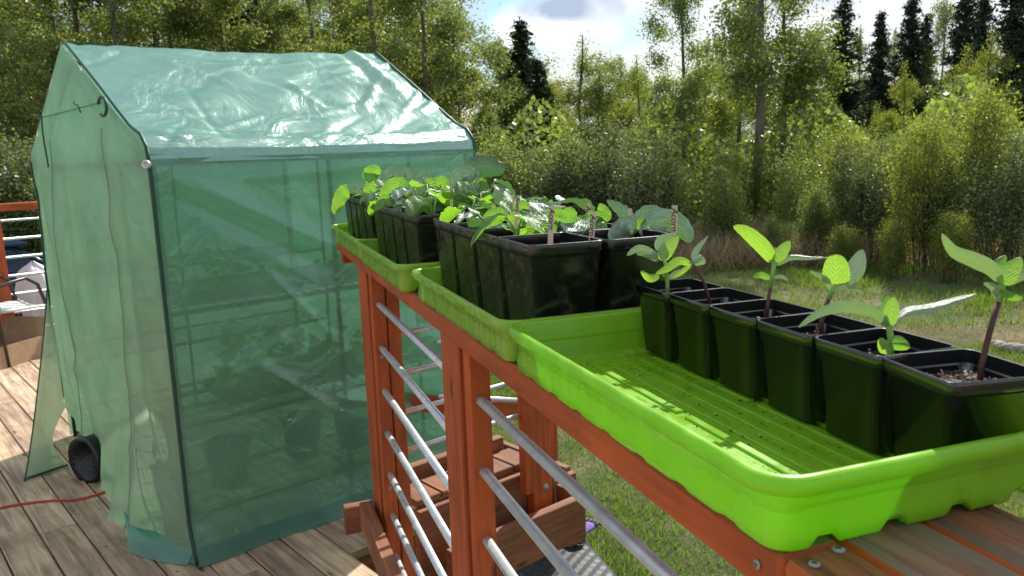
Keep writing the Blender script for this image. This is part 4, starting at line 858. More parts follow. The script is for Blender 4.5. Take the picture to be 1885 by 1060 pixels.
plant('bl', S2, [([(966, 412), (950, 405), (946, 388)], 34, 'squash', 'heart', q(off=-.01)), ([(966, 408), (985, 396), (1004, 402)], 17, 'squash', 'oval', q(off=.0)), ([(952, 430), (925, 420), (892, 430)], 17, 'silver', 'oval', q(off=-.04, roll=.3)), ([(1000, 402), (1008, 385), (1016, 367)], 17, 'squash', 'oval', q(off=.05)), ([(960, 428), (955, 424)], 7, 'squash', 'oval', q(off=-.02))], (960, 436))
plant('bl', S2, [([(930, 405), (915, 392), (890, 402)], 24, 'squash', 'heart', q(off=.0)), ([(985, 420), (1005, 410), (1025, 420)], 24, 'silver', 'heart', q(off=.02)), ([(925, 412), (905, 408), (885, 420)], 18, 'squash', 'heart', q(off=-.03))], (960, 436))
plant('cl', S2, [([(906, 402), (885, 388), (858, 404)], 22, 'squash', 'oval', q(off=-.02)), ([(912, 392), (898, 382), (888, 372)], 24, 'squash', 'oval', q(off=.0)), ([(914, 398), (925, 388), (938, 384)], 22, 'squash', 'heart', q(off=.02)), ([(902, 404), (920, 396), (936, 404)], 8, 'silver', 'oval', q(off=-.03))], (910, 412))
plant('dl', S2, [([(862, 318), (885, 306), (931, 312)], 44, 'darkleaf', 'heart', q(off=.02, roll=.15, cup=.35)), ([(872, 330), (848, 325), (838, 362)], 40, 'silver', 'heart', q(off=-.05, cup=.3)), ([(880, 335), (866, 322), (884, 318)], 20, 'silver', 'oval', q(off=-.04)),
                 ([(900, 362), (890, 345), (886, 326)], 22, 'squash', 'oval', q(off=-.02)), ([(890, 378), (915, 366), (941, 376)], 20, 'silver', 'oval', q(off=0, cup=.4)), ([(880, 378), (858, 366), (836, 382)], 24, 'squash', 'heart', q(off=-.02)), ([(868, 362), (880, 372), (866, 388)], 20, 'squash', 'oval', q(off=-.03))], (874, 398))
plant('br', S2, [([(1010, 398), (1018, 390), (1030, 384)], 20, 'squash', 'oval', q(off=.0)), ([(1090, 405), (1105, 398), (1122, 404)], 20, 'squash', 'heart', q(off=-.01))])
plant('cr', S2, [([(945, 385), (962, 376), (978, 384)], 16, 'squash', 'oval', q(off=.0)), ([(1000, 392), (990, 384), (985, 400)], 14, 'squash', 'oval', q(off=.0))])
plant('dr', S2, [([(905, 372), (915, 358), (928, 352)], 16, 'silver', 'oval', q(off=.0)), ([(930, 385), (944, 376), (952, 386)], 14, 'squash', 'oval', q(off=.0))])
plant((0, 'deck'), T3, [([(786, 342), (768, 352), (747, 392)], 46, 'silver', 'heart', q(off=-.04, cup=.3)), ([(796, 352), (812, 335), (826, 352)], 26, 'squash', 'heart', q(off=.0)), ([(802, 372), (803, 358), (808, 347)], 17, 'squash', 'oval', q(off=-.01)), ([(802, 380), (830, 382), (856, 396)], 16, 'silver', 'oval', q(off=-.03)), ([(794, 378), (778, 370), (764, 380)], 12, 'silver', 'oval', q(off=-.04)), ([(790, 335), (776, 320), (764, 322)], 16, 'silver', 'oval', q(off=.02))], (798, 396))
plant((1, 'deck'), T3, [([(748, 360), (730, 342), (702, 364)], 36, 'squash', 'heart', q(off=-.02)), ([(758, 330), (748, 316), (734, 330)], 18, 'silver', 'oval', q(off=.03)), ([(724, 378), (708, 368), (690, 388)], 20, 'squash', 'oval', q(off=-.06)), ([(724, 380), (732, 384), (740, 388)], 10, 'silver', 'oval', q(off=-.05))])
plant((2, 'deck'), T3, [([(762, 322), (780, 318), (800, 330)], 14, 'silver', 'oval', q(off=.0)), ([(770, 340), (760, 346), (752, 338)], 16, 'squash', 'oval', q(off=.0)), ([(712, 330), (725, 318), (737, 340)], 26, 'silver', 'heart', q(off=.02))])
plant((3, 'deck'), T3, [([(690, 335), (684, 318), (702, 312)], 30, 'squash', 'heart', q(off=.0)), ([(688, 330), (676, 322), (670, 314)], 18, 'squash', 'oval', q(off=.0)), ([(690, 368), (680, 362), (668, 370)], 14, 'silver', 'oval', q(off=-.04))])
plant((0, 'lawn'), T3, [([(840, 372), (852, 360), (866, 372)], 24, 'squash', 'oval', q(off=-.0)), ([(836, 350), (846, 338), (850, 330)], 16, 'silver', 'oval', q(off=.0))])
plant((1, 'lawn'), T3, [([(810, 362), (822, 352), (836, 364)], 20, 'squash', 'oval', q(off=-.0)), ([(800, 342), (790, 334), (785, 340)], 14, 'squash', 'oval', q(off=.0))])
plant((2, 'lawn'), T3, [([(770, 355), (784, 345), (796, 358)], 18, 'squash', 'oval', q(off=-.0))])
plant((3, 'lawn'), T3, [([(745, 350), (758, 340), (768, 352)], 16, 'squash', 'oval', q(off=-.0))])
plant((0, 'deck'), T4, [([(672, 356), (684, 344), (700, 356)], 20, 'squash', 'oval', q(off=-.02)), ([(668, 358), (662, 345), (676, 342)], 14, 'silver', 'oval', q(off=.0))])
plant((1, 'deck'), T4, [([(644, 352), (630, 358), (614, 394)], 28, 'squash', 'heart', q(off=-.06)), ([(660, 358), (652, 346), (664, 340)], 16, 'silver', 'oval', q(off=.0))])
plant((2, 'deck'), T4, [([(652, 356), (645, 348), (636, 356)], 12, 'silver', 'oval', q(off=.0)), ([(664, 352), (672, 346), (680, 352)], 10, 'squash', 'oval', q(off=0))])
plant((3, 'deck'), T4, [([(645, 356), (640, 352), (630, 356)], 8, 'squash', 'oval', q(off=.0))])
for k in range(4): plant((k, 'lawn'), T4, [([(700 - k * 14, 352), (708 - k * 14, 344), (716 - k * 14, 352)], 14, 'squash', 'oval', q(off=.0)), ([(698 - k * 14, 348), (690 - k * 14, 342), (684 - k * 14, 350)], 12, 'silver', 'oval', q(off=.0))])
def extra(store, key, n, h0, h1, R_):
    t_, P, d = store[key]
    for i in range(n):
        a_ = rnd.uniform(0, 6.283); l_ = rnd.uniform(.3, 1) * R_; hh = rnd.uniform(h0, h1); base = P + Av * math.cos(a_) * l_ * .6 + Ap * math.sin(a_) * l_ * .6 + Z * hh
        out_ = Av * math.cos(a_) + Ap * math.sin(a_); L_ = rnd.uniform(.045, .075); Wd = L_ * rnd.uniform(.42, .55); ph = rnd.random() * 6; dr = rnd.uniform(.1, 1.0); sdv = np.cross(out_, Z)
        def f(a, bb):
            y = bb * 2 - 1; w_ = Wd * ((min(1, a / .2) ** .5) * max(0, 1 - max(0, (a - .25) / .75) ** 2.2) ** .6) * (1 + .06 * math.sin(a * 30 + ph) * abs(y))
            return base + out_ * L_ * (a - .15 * (1 - abs(y))* 0) + sdv * w_ * y + Z * (-dr * L_ * a * a + .25 * w_ * abs(y) ** 1.5 + .0025 * math.sin(a * 14 + ph + y * 5))
        b = MB(); b.grid(f, 12, 8, uvf=lambda a, bb: (a, bb * 2 - 1)); b.build('leaf', 'squash' if rnd.random() < .6 else 'silver', t_)
        b = MB(); b.tube([P - Z * .003, P * .6 + base * .4 + Z * .012, base], [.0025, .002, .0015], 6); b.build('stem', 'stem', t_)
for k_, n_, h0, h1, R_ in (('bl', 3, .02, .045, .035), ('br', 4, .02, .05, .05), ('cl', 3, .015, .045, .05), ('cr', 4, .02, .055, .05), ('dl', 4, .02, .06, .05), ('dr', 4, .02, .06, .05)): extra(S2, k_, n_, h0, h1, R_)
for k_ in range(4):
    for sd2_ in ('deck', 'lawn'): extra(T3, (k_, sd2_), 4, .025, .085 if k_ < 3 else .07, .06); extra(T4, (k_, sd2_), 3, .02, .05, .05)
# plant markers
def marker(px, py0, py1, d, wpx, label, tilt=0, text=True, rounded=False):
    top, bot = at(px, py0, d), at(px + tilt, py1, d); up = top - bot; L = np.linalg.norm(up); up /= L; bot = bot - up * .035; L += .035
    face = np.array(Z * CZ - (top + bot) / 2); face /= np.linalg.norm(face); rt = np.cross(up, face); rt /= np.linalg.norm(rt); nn = np.cross(rt, up); w = wpx * d / F / 2
    b = MB(); n = 6; pts = [(-w, 0), (w, 0), (w, L - (w if rounded else .0005))] + ([(w * math.cos(a_), L - w + w * math.sin(a_)) for a_ in np.linspace(.3, 2.84, n)] if rounded else []) + [(-w, L - (w if rounded else .0005))]
    fr_, bk = [bot + rt * x + up * y + nn * .0008 for x, y in pts], [bot + rt * x + up * y - nn * .0008 for x, y in pts]; m_ = len(pts)
    uvp = [(y, x) for x, y in pts]
    b.add(fr_ + bk, [list(range(m_)), list(range(m_, 2 * m_))[::-1]] + [[i, i + m_, (i + 1) % m_ + m_, (i + 1) % m_] for i in range(m_)], [uvp, uvp[::-1]] + [[uvp[i]] * 4 for i in range(m_)])
    t_ = thing('plant_marker', bot, label, 'plant marker', 'wooden plant markers'); b.build('stick', 'stick', t_)
    if text:
        cu = bpy.data.curves.new('lettering', 'FONT'); cu.body = 'Acorn'; cu.size = w * 3.1; cu.align_x = 'LEFT'; cu.align_y = 'CENTER'; cu.shear = .3; cu.offset = .0001; cu.extrude = .00005
        me_o = bpy.data.objects.new('tmp', cu); col.objects.link(me_o); dg = bpy.context.evaluated_depsgraph_get(); me = bpy.data.meshes.new_from_object(me_o.evaluated_get(dg)); bpy.data.objects.remove(me_o)
        lo = bpy.data.objects.new('lettering', me); me.materials.clear(); me.materials.append(MA['ink']); col.objects.link(lo); lo.parent = t_
        org = up * (L - w * .9) + nn * .0011; x_, y_ = -up, rt
        lo.matrix_local = Matrix(((x_[0], y_[0], nn[0], org[0]), (x_[1], y_[1], nn[1], org[1]), (x_[2], y_[2], nn[2], org[2]), (0, 0, 0, 1)))
marker(1016, 378, 425, S2['al'][2] + .02, 10, 'flat-topped marker reading Acorn standing among the fan leaves of the nearest large pot', -2)
marker(1092, 390, 436, S2['al'][2] - .01, 10, 'marker reading Acorn in front of the large backlit leaf', -3)
marker(1083, 374, 410, S2['br'][2] + .02, 9, 'round-topped marker just behind the large backlit leaf', -2, True, True)
marker(954, 359, 398, S2['bl'][2] + .05, 7, 'orange round-topped marker reading Acorn above the lobed leaf', -3, True, True)
marker(945, 358, 392, S2['cl'][2] + .08, 4, 'thin marker edge beside the orange round-topped marker', 0, False)
marker(912, 346, 372, S2['dr'][2] + .05, 5, 'thin marker poking out beside the dark umbrella leaf', -1, False)
marker(1242, 377, 415, S2['ar'][2] + .05, 11, 'pale marker behind the silvery leaves at the lawn edge', -1)
marker(1160, 383, 425, S2['ar'][2] + .06, 7, 'blank marker hidden between the silvery leaves', -4, False)
marker(831, 366, 392, S2['dl'][2] + .12, 5, 'faint marker at the foot of the grey drooping leaf', 0, False)
marker(1884, 672, 705, SP[5][2] - .005, 10, 'white plant marker at the right edge of the nearest small pot', 0, False)
# ============================================================ THINGS ON THE LAWN AND DECK
mz = -.42
cA, cB = gnd(1150, 1040, mz), gnd(1070, 990, mz)
mt = thing('storage_bench', (0, 3.4, GZ), 'dark grey bench with quilted diamond lid on the lawn below the railing', 'bench')
cx = gnd(965, 1062, mz); ux = Bv * .92 - Dv * .39; uy = np.cross(Z, ux)
def lid(hu, hv, r, z):
    P_ = []
    for (sx, sy, a0) in ((1, 1, 0), (-1, 1, 90), (-1, -1, 180), (1, -1, 270)):
        for i in range(7):
            a_ = R(a0 + 15 * i); P_.append(cx * np.array([1, 1, 0]) + ux * (sx * (hu - r) + r * math.cos(a_)) + uy * (sy * (hv - r) + r * math.sin(a_)) + Z * z)
    return P_
b = MB(); b.rings([lid(.40, .26, .07, mz - .10), lid(.41, .27, .07, mz - .09), lid(.41, .27, .07, mz - .03), lid(.405, .265, .07, mz - .012), lid(.39, .25, .06, mz - .003)], 0, True, False)
def topf(a, bb): return cx * np.array([1, 1, 0]) + ux * (a * 2 - 1) * .39 * (1 - .03 * (2 * bb - 1) ** 4) + uy * (bb * 2 - 1) * .25 * (1 - .03 * (2 * a - 1) ** 4) + Z * (mz - .003 + .012 * (1 - (2 * a - 1) ** 4) * (1 - (2 * bb - 1) ** 4))
b.grid(topf, 20, 14, uvf=lambda a, bb: (a * .8, bb * .5)); b.build('lid', 'mat', mt)
b = MB(); b.rings([lid(.36, .23, .04, GZ + .0), lid(.38, .245, .05, mz - .10)], 0, True, True); b.build('box', 'black', mt)
def glove(px, py, ang, m, lab, sc_=1.0):
    c = gnd(px, py, mz + .03); ca, sa = math.cos(ang), math.sin(ang); X = right * ca + np.cross(Z, right) * sa; X[2] = 0; X /= np.linalg.norm(X); Y = np.cross(Z, X)
    t_ = thing('garden_glove', c, lab, 'glove', 'pair of garden gloves on the bench lid')
    b = MB(); b.rings([[c + X * x + Y * (w_ * math.cos(k * math.pi / 5)) + Z * (h_ * math.sin(k * math.pi / 5)) for k in range(10)] for x, w_, h_ in ((-.07, .03, .012), (-.05, .036, .014), (-.01, .034, .014), (.02, .04, .016), (.045, .04, .014))], 1, True, True); b.build('cuff', ['greyglove', 'purple'], t_)
    b = MB()
    for i, (yy, L_) in enumerate(((-.030, .05), (-.010, .065), (.010, .068), (.030, .058))):
        b.tube([c + X * .035 + Y * yy, c + X * (.035 + L_ * .5) + Y * yy * 1.15 + Z * .012, c + X * (.035 + L_) + Y * yy * 1.2 + Z * -.004], [.0105, .010, .007], 8)
    b.tube([c + X * -.005 + Y * .03, c + X * .015 + Y * .06 + Z * .008, c + X * .035 + Y * .075], [.012, .011, .008], 8); b.build('fingers', 'greyglove', t_)
glove(1040, 988, -.5, 'purple', 'left of two purple and grey gloves lying on the bench lid'); glove(1078, 972, .9, 'purple', 'right of two purple and grey gloves, nearer the wooden beam')
# dandelion
P = gnd(1098, 968, GZ + .06); t_ = thing('dandelion', P - Z * .06, 'single yellow dandelion in the grass beyond the gloves', 'flower')
b = MB(); b.lathe(P, Z, [(0, .006), (.006, .022), (.012, .018), (.016, .003)], 14); b.build('flower_head', 'yellow', t_); b = MB(); b.tube([P - Z * .06, P], .002, 5); b.build('stem', 'stem', t_)
# rocks at the right
def rock(x, y, s_, lab):
    b = MB(); n_ = 12; c = np.array((x, y, gz(x, y) + s_ * .2)); ph = rnd.random() * 9
    def f(a, bb):
        th, p_ = a * 2 * math.pi, bb * math.pi; r_ = s_ * (1 + .22 * math.sin(th * 2 + ph) * math.sin(p_) + .14 * math.sin(3 * p_ + th * 3 + ph) * math.sin(p_)); return c + np.array((r_ * math.cos(th) * math.sin(p_), r_ * .8 * math.sin(th) * math.sin(p_), r_ * .5 * math.cos(p_)))
    b.grid(f, 18, 12); o = b.build('rock', 'rock'); tag(o, lab, 'rock', 'rocks on the lawn')
for px, py, s_, lab in ((1838, 638, .09, 'leftmost pale rock at the right edge of the lawn'), (1862, 645, .11, 'largest pale rock between two others on the lawn'), (1885, 648, .10, 'pale rock cut by the right edge of the photo')):
    P = gnd(px, py, GZ); rock(P[0], P[1], s_, lab)
# ---- left: chair, box, sack, car
ch = thing('patio_chair', (-4.1, 6.2, 0), 'metal patio chair with curved bronze arm and pale seat at the left edge', 'chair')
# chair local: facing left; built in world coords
def ch_side(p_front, p_back, shift):
    f_, k_ = np.array(p_front), np.array(p_back); return f_ + shift, k_ + shift
cf, ck = gnd(17, 676, .0), gnd(105, 647, .0)
armz = .64
def chside(off, nm):
    a_, b_ = cf + off, ck + off; v_ = b_ - a_
    pts = [a_, a_ + Z * .3 - v_ * .05, a_ + Z * (armz - .12) - v_ * .12, a_ + Z * (armz - .03) - v_ * .05, a_ + Z * armz + v_ * .25, a_ + Z * (armz + .01) + v_ * .55, b_ + Z * (armz - .06) - v_ * .22, b_ + Z * (armz - .2) - v_ * .12, b_ + Z * .30 - v_ * .06, b_]
    b = MB(); b.tube(pts, .014, 8); b.build('arm_and_legs', 'chairmetal', ch)
wv_ = -(np.array([ck[1] - cf[1], -(ck[0] - cf[0]), 0])); wv_ = -Dv * .0 + -(Bv * .0) - np.array([.50, .12, 0])
chside(np.zeros(3), 'a'); chside(np.array([-.42, .30, 0]), 'b')
vv_ = ck - cf
def seatf(a, bb): return cf + vv_ * (.02 + .9 * a) + np.array([-.42, .30, 0]) * bb + Z * (.40 - .03 * math.sin(math.pi * bb) + .03 * (1 - a))
b = MB(); b.grid(seatf, 10, 10); b.grid(lambda a, bb: np.array(seatf(a, bb)) - Z * .012, 10, 10); b.tube([seatf(0, t) for t in np.linspace(0, 1, 6)], .012, 6); b.tube([seatf(1, t) for t in np.linspace(0, 1, 6)], .012, 6); b.tube([seatf(t, 0) for t in np.linspace(0, 1, 6)], .014, 6); b.build('seat', 'chairseat', ch)
b = MB(); b.grid(lambda a, bb: np.array(seatf(0, bb)) + Z * a * .5 - vv_ / np.linalg.norm(vv_) * a * .14, 8, 8); b.build('backrest', 'chairseat', ch)
# cardboard box with raised flaps
bx = thing('cardboard_box', (-4.3, 6.6, 0), 'open cardboard box with a raised flap behind the chair legs', 'box')
p0, p1 = gnd(-60, 700, 0), gnd(84, 655, 0); e1 = p1 - p0; L1 = np.linalg.norm(e1); e1 /= L1; e2 = np.cross(Z, e1); 
b = MB()
hbx = .17
for (o_, a_, l_) in ((p0, e1, L1), (p0 + e2 * .42, e1, L1)): b.box(o_ + a_ * l_ / 2 + Z * hbx / 2, a_, e2, Z, l_ / 2, .003, hbx / 2, .001)
for o_ in (p0, p0 + e1 * L1): b.box(o_ + e2 * .21 + Z * hbx / 2, e2, e1, Z, .205, .003, hbx / 2, .001)
b.box(p0 + e1 * L1 / 2 + e2 * .21 + Z * .003, e1, e2, Z, L1 / 2, .2, .002, .001); b.build('box_body', 'card', bx)
b = MB(); b.box(p0 + e1 * L1 * .5 + e2 * .47 + Z * (hbx + .10), e1, (e2 * .5 + Z), np.cross(e1, e2 * .5 + Z), L1 / 2, .11, .002, .001); b.box(p0 + e1 * (L1 + .03) + e2 * .21 + Z * (hbx + .07), e2, (Z + e1 * .3), np.cross(e2, Z + e1 * .3), .2, .075, .002, .001); b.build('flap', 'card', bx)
sk = gnd(86, 628, 0) + Dv * .15; b = MB()
def sack(a, bb):
    th = a * 2 * math.pi; z = bb * .68; r_ = (.15 + .03 * math.sin(th * 3 + bb * 5) + .015 * math.sin(th * 7)) * (1 - .35 * bb ** 3) * (min(1, (1 - bb) * 9 + .05)) ; return sk + np.array((r_ * math.cos(th), r_ * .75 * math.sin(th), z + .02 * math.sin(th * 2)))
b.grid(sack, 40, 24); o = b.build('sack', 'whitebag'); tag(o, 'white plastic sack standing against the far railing', 'sack')
cr2 = thing('parked_car', (-8.2, 12.5, GZ), 'dark blue car parked beyond the far left railing', 'car')
cc_ = gnd(-40, 560, GZ + .3); cdir = Bv; cs_ = Dv
def CP(x, y, z): return cc_ * np.array([1, 1, 0]) + (cdir * x + cs_ * y) * .8 + Z * (GZ + z * .76)
b = MB(); prof_c = [(-2.2, .35), (-2.25, .8), (-1.9, .95), (-1.2, 1.0), (-.75, 1.0), (.9, 1.0), (1.6, .98), (2.1, .9), (2.2, .6), (2.15, .35)]
def csec(k):
    y = (-.85, -.9, -.82, .82, .9, .85)[k]; sc2 = (0.0, .0, .04, .04, 0, 0)[k]; return y
vs = []; n_ = len(prof_c)
for y, dz_ in ((-.88, -.0), (-.80, .05), (.80, .05), (.88, .0)):
    for x, z in prof_c: vs.append(CP(x, y, z + (dz_ if z > .85 else 0)))
fs = [[k * n_ + i, k * n_ + (i + 1) % n_, (k + 1) * n_ + (i + 1) % n_, (k + 1) * n_ + i] for k in range(3) for i in range(n_)] + [list(range(n_))[::-1], [3 * n_ + i for i in range(n_)]]
b.add(vs, fs); b.build('body', 'carpaint', cr2)
b = MB(); cab0 = [(-1.95, .98), (-1.7, 1.5), (.55, 1.52), (1.25, .98)]; vs = []
for y, ins in ((-.80, 0), (-.66, 1), (.66, 1), (.80, 0)): pass
base = [CP(-2.0, -.8, .98), CP(1.3, -.8, .98), CP(1.3, .8, .98), CP(-2.0, .8, .98)]; topv = [CP(-1.75, -.66, 1.55), CP(.5, -.66, 1.55), CP(.5, .66, 1.55), CP(-1.75, .66, 1.55)]
b.add(base + topv, [[0, 1, 5, 4], [1, 2, 6, 5], [2, 3, 7, 6], [3, 0, 4, 7]], mi=0); b.build('windows', 'carglass', cr2)
b = MB(); b.box(CP(-.62, 0, 1.575), cdir, cs_, Z, 1.14, .67, .025, .02)
for x0, x1 in ((-2.0, -1.75), (1.3, .5), (-.9, -.85), (.15, .1)):
    for sg in (-1, 1): b.tube([CP(x0, sg * .81, .98), CP(x1, sg * .665, 1.56)], .035, 6)
b.build('roof', 'carpaint', cr2)
b = MB()
for sg in (-1, 1): b.tube([CP(-1.5, sg * .5, 1.65), CP(.2, sg * .5, 1.65)], .02, 6)
b.tube([CP(-1.2, -.6, 1.67), CP(-1.2, .6, 1.67)], .02, 6); b.tube([CP(0, -.6, 1.67), CP(0, .6, 1.67)], .02, 6); b.build('roof_rack', 'black', cr2)
for x in (-1.35, 1.35):
    for sg in (-1, 1):
        b = MB(); b.lathe(CP(x, sg * .86, .33), cs_, [(-.1, .25), (-.09, .32), (.09, .32), (.1, .25)], 20); w_ = b.build('wheel', 'tyre', cr2)
# ============================================================ TREES
def tree_meshes(kind, seed, leafm, n, h, size, spread):
    r_ = np.random.default_rng(seed); pyr = random.Random(seed); tb_ = MB(); brs = []
    if kind == 'birch':
        pts = []; x = y = 0
        for i in range(9): pts.append((x, y, h * .9 * i / 8)); x += pyr.uniform(-.03, .03) * h * .35; y += pyr.uniform(-.03, .03) * h * .35
        tb_.tube(pts, [h * .0125 * (1 - .9 * i / 8) + .01 for i in range(9)], 8)
        for k in range(26):
            t = pyr.uniform(.22, .95); i = t * 8; i0 = int(i); f = i - i0; p = np.array(pts[i0]) * (1 - f) + np.array(pts[min(8, i0 + 1)]) * f
            a_ = pyr.uniform(0, 6.283); L_ = spread * (1.15 - t) ** .7 * pyr.uniform(.55, 1.1) * (.6 if t < .35 else 1); up = pyr.uniform(.35, 1.0)
            e1_ = p + np.array((math.cos(a_), math.sin(a_), up)) * L_ * .55; e2_ = e1_ + np.array((math.cos(a_ + .2), math.sin(a_ + .2), up * .5)) * L_ * .5; e3 = e2_ + np.array((math.cos(a_), math.sin(a_), -.5)) * L_ * .25
            tb_.tube([p, e1_, e2_, e3], [.022 * (1.1 - t) * h / 9, .014 * (1.1 - t) * h / 9, .007, .003], 5, caps=False); brs += [(p, e1_, .25), (e1_, e2_, 1), (e2_, e3, 1.0)]
            for _ in range(3):
                q_ = e1_ + (e2_ - e1_) * pyr.random(); s3 = q_ + np.array([pyr.uniform(-1, 1), pyr.uniform(-1, 1), pyr.uniform(-.5, .5)]) * L_ * .4; tb_.tube([q_, s3], [.006, .002], 4, caps=False); brs += [(q_, s3, 1)]
        brs += [(np.array(pts[6]), np.array(pts[8]), 1.3)]
        sig = .16
    elif kind == 'bush':
        for k in range(30):
            a_ = pyr.uniform(0, 6.283); l_ = pyr.uniform(.05, .50) * spread; hh = h * pyr.uniform(.45, 1.03) * (1 - .25 * (l_ / spread) ** 2); b0 = np.array((math.cos(a_) * .25 * l_, math.sin(a_) * .25 * l_, 0)); b0 = b0 * 2.2; e = np.array((math.cos(a_) * l_, math.sin(a_) * l_, hh)); m_ = (b0 + e) / 2 + np.array((pyr.uniform(-.28, .28), pyr.uniform(-.28, .28), .1))
            tb_.tube([b0, m_, e], [.014, .009, .003], 5, caps=False); brs += [(b0 * .6 + m_ * .4, m_, .6), (m_, e, 1.2)]
            for _ in range(4):
                q_ = m_ + (e - m_) * pyr.uniform(-.3, .9); s3 = q_ + np.array([pyr.uniform(-.8, .8), pyr.uniform(-.8, .8), pyr.uniform(.1, .7)]) * h * .13; tb_.tube([q_, s3], [.006, .002], 4, caps=False); brs += [(q_, s3, 1)]
        sig = .15
    else:
        tb_.tube([(0, 0, 0), (.02 * h * .1, 0, h * .5), (0, 0, h)], [h * .014, h * .008, .01], 7)
        nw = 44
        for k in range(nw):
            t = .06 + .93 * k / nw; L_ = spread * (1 - t) ** .8 * .9 + .08
            for j_ in range(9):
                a_ = pyr.uniform(0, 6.283); L2 = L_ * pyr.uniform(.55, 1.12); p = np.array((0, 0, h * t)); e = p + np.array((math.cos(a_) * L2, math.sin(a_) * L2, -.22 * L2 + (.25 * L2 if t > .85 else 0)))
                if j_ < 3: tb_.tube([p, e], [.012, .003], 4, caps=False)
                brs.append((p, e, 1))
        sig = .08
    Ls = np.array([np.linalg.norm(np.array(b_) - np.array(a_)) * w for a_, b_, w in brs]); idx = r_.choice(len(brs), n, p=Ls / Ls.sum()); Aa = np.array([b[0] for b in brs])[idx]; Bb = np.array([b[1] for b in brs])[idx]
    t = r_.random((n, 1)); P = Aa + (Bb - Aa) * t
    # clump the leaves along the twig
    nc = n // 14; cl = r_.integers(0, nc, n); cen = P[:nc]; P = np.where(r_.random((n, 1)) < .7, cen[cl] + r_.normal(0, sig * .9, (n, 3)), P + r_.normal(0, sig * 1.3, (n, 3)))
    P[:, 2] -= np.abs(r_.normal(0, sig * 1.2, n)) if kind == 'birch' else 0
    P[:, 2] = np.maximum(P[:, 2], .03)
    d = r_.normal(0, 1, (n, 3)); d /= np.linalg.norm(d, axis=1)[:, None]; e = np.cross(d, r_.normal(0, 1, (n, 3))); e /= np.linalg.norm(e, axis=1)[:, None]; sz = size * r_.uniform(.55, 1.25, (n, 1))
    cm = quads_mesh('crown', P, d * sz, e * sz * (.62 if kind != 'spruce' else .35), leafm)
    tm = bpy.data.meshes.new('trunk'); tm.from_pydata(tb_.v, [], tb_.f); tm.materials.append(MA['bark' if kind == 'birch' else 'dbark']); tm.polygons.foreach_set('use_smooth', [True] * len(tb_.f)); tm.update(); return tm, cm
TM = {
 'birchA': tree_meshes('birch', 1, 'birchA', 17000, 10, .050, 2.3), 'birchB': tree_meshes('birch', 2, 'birchB', 20000, 10, .054, 2.6), 'birchC': tree_meshes('birch', 3, 'birchC', 17000, 10, .050, 2.4), 'birchD': tree_meshes('birch', 4, 'birchB', 26000, 10, .054, 2.9),
 'bushA': tree_meshes('bush', 11, 'birchC', 12500, 4.2, .044, 2.0), 'bushB': tree_meshes('bush', 12, 'willow', 11500, 3.6, .042, 2.0), 'bushC': tree_meshes('bush', 13, 'birchA', 12500, 4.0, .044, 1.9),
 'spruceA': tree_meshes('spruce', 21, 'spruce', 24000, 11, .12, 2.0), 'spruceB': tree_meshes('spruce', 22, 'spruce', 22000, 12, .115, 1.8)}
HB = {}
NM = {'birchA': ('birch_tree', 'tree'), 'birchB': ('birch_tree', 'tree'), 'birchC': ('birch_tree', 'tree'), 'birchD': ('birch_tree', 'tree'), 'bushA': ('bush', 'bush'), 'bushB': ('willow_bush', 'bush'), 'bushC': ('bush', 'bush'), 'spruceA': ('spruce_tree', 'tree'), 'spruceB': ('spruce_tree', 'tree')}
GR = {'tree': 'trees of the forest edge', 'bush': 'bushes along the forest edge'}
def plant_tree(kind, px, dist, toppy, wsc, label, shift=0):
    d = ray(px, 300); d = d / math.hypot(d[0], d[1]); dist *= 1.8 if 'bush' not in kind else 1.22; x, y = d[0] * dist, d[1] * dist; z = gz(x, y) - .05
    tp = at(px, toppy, 1.0) - Z * CZ; hgt = tp[2] / math.hypot(tp[0], tp[1]) * dist + CZ - z
    if kind not in HB: HB[kind] = np.quantile(np.array([v.co.z for v in TM[kind][1].vertices]), .9985)
    s_ = hgt / HB[kind]; nm, cat = NM[kind]; t_ = thing(nm, (x, y, z), label, cat, GR[cat]); t_.rotation_euler = (0, 0, rnd.uniform(0, 6.28)); t_.scale = (wsc * s_ if wsc < 3 else wsc, wsc * s_, s_)
    for nm2, me in zip(('trunk', 'crown'), TM[kind]):
        o = bpy.data.objects.new(nm2, me); col.objects.link(o); o.parent = t_
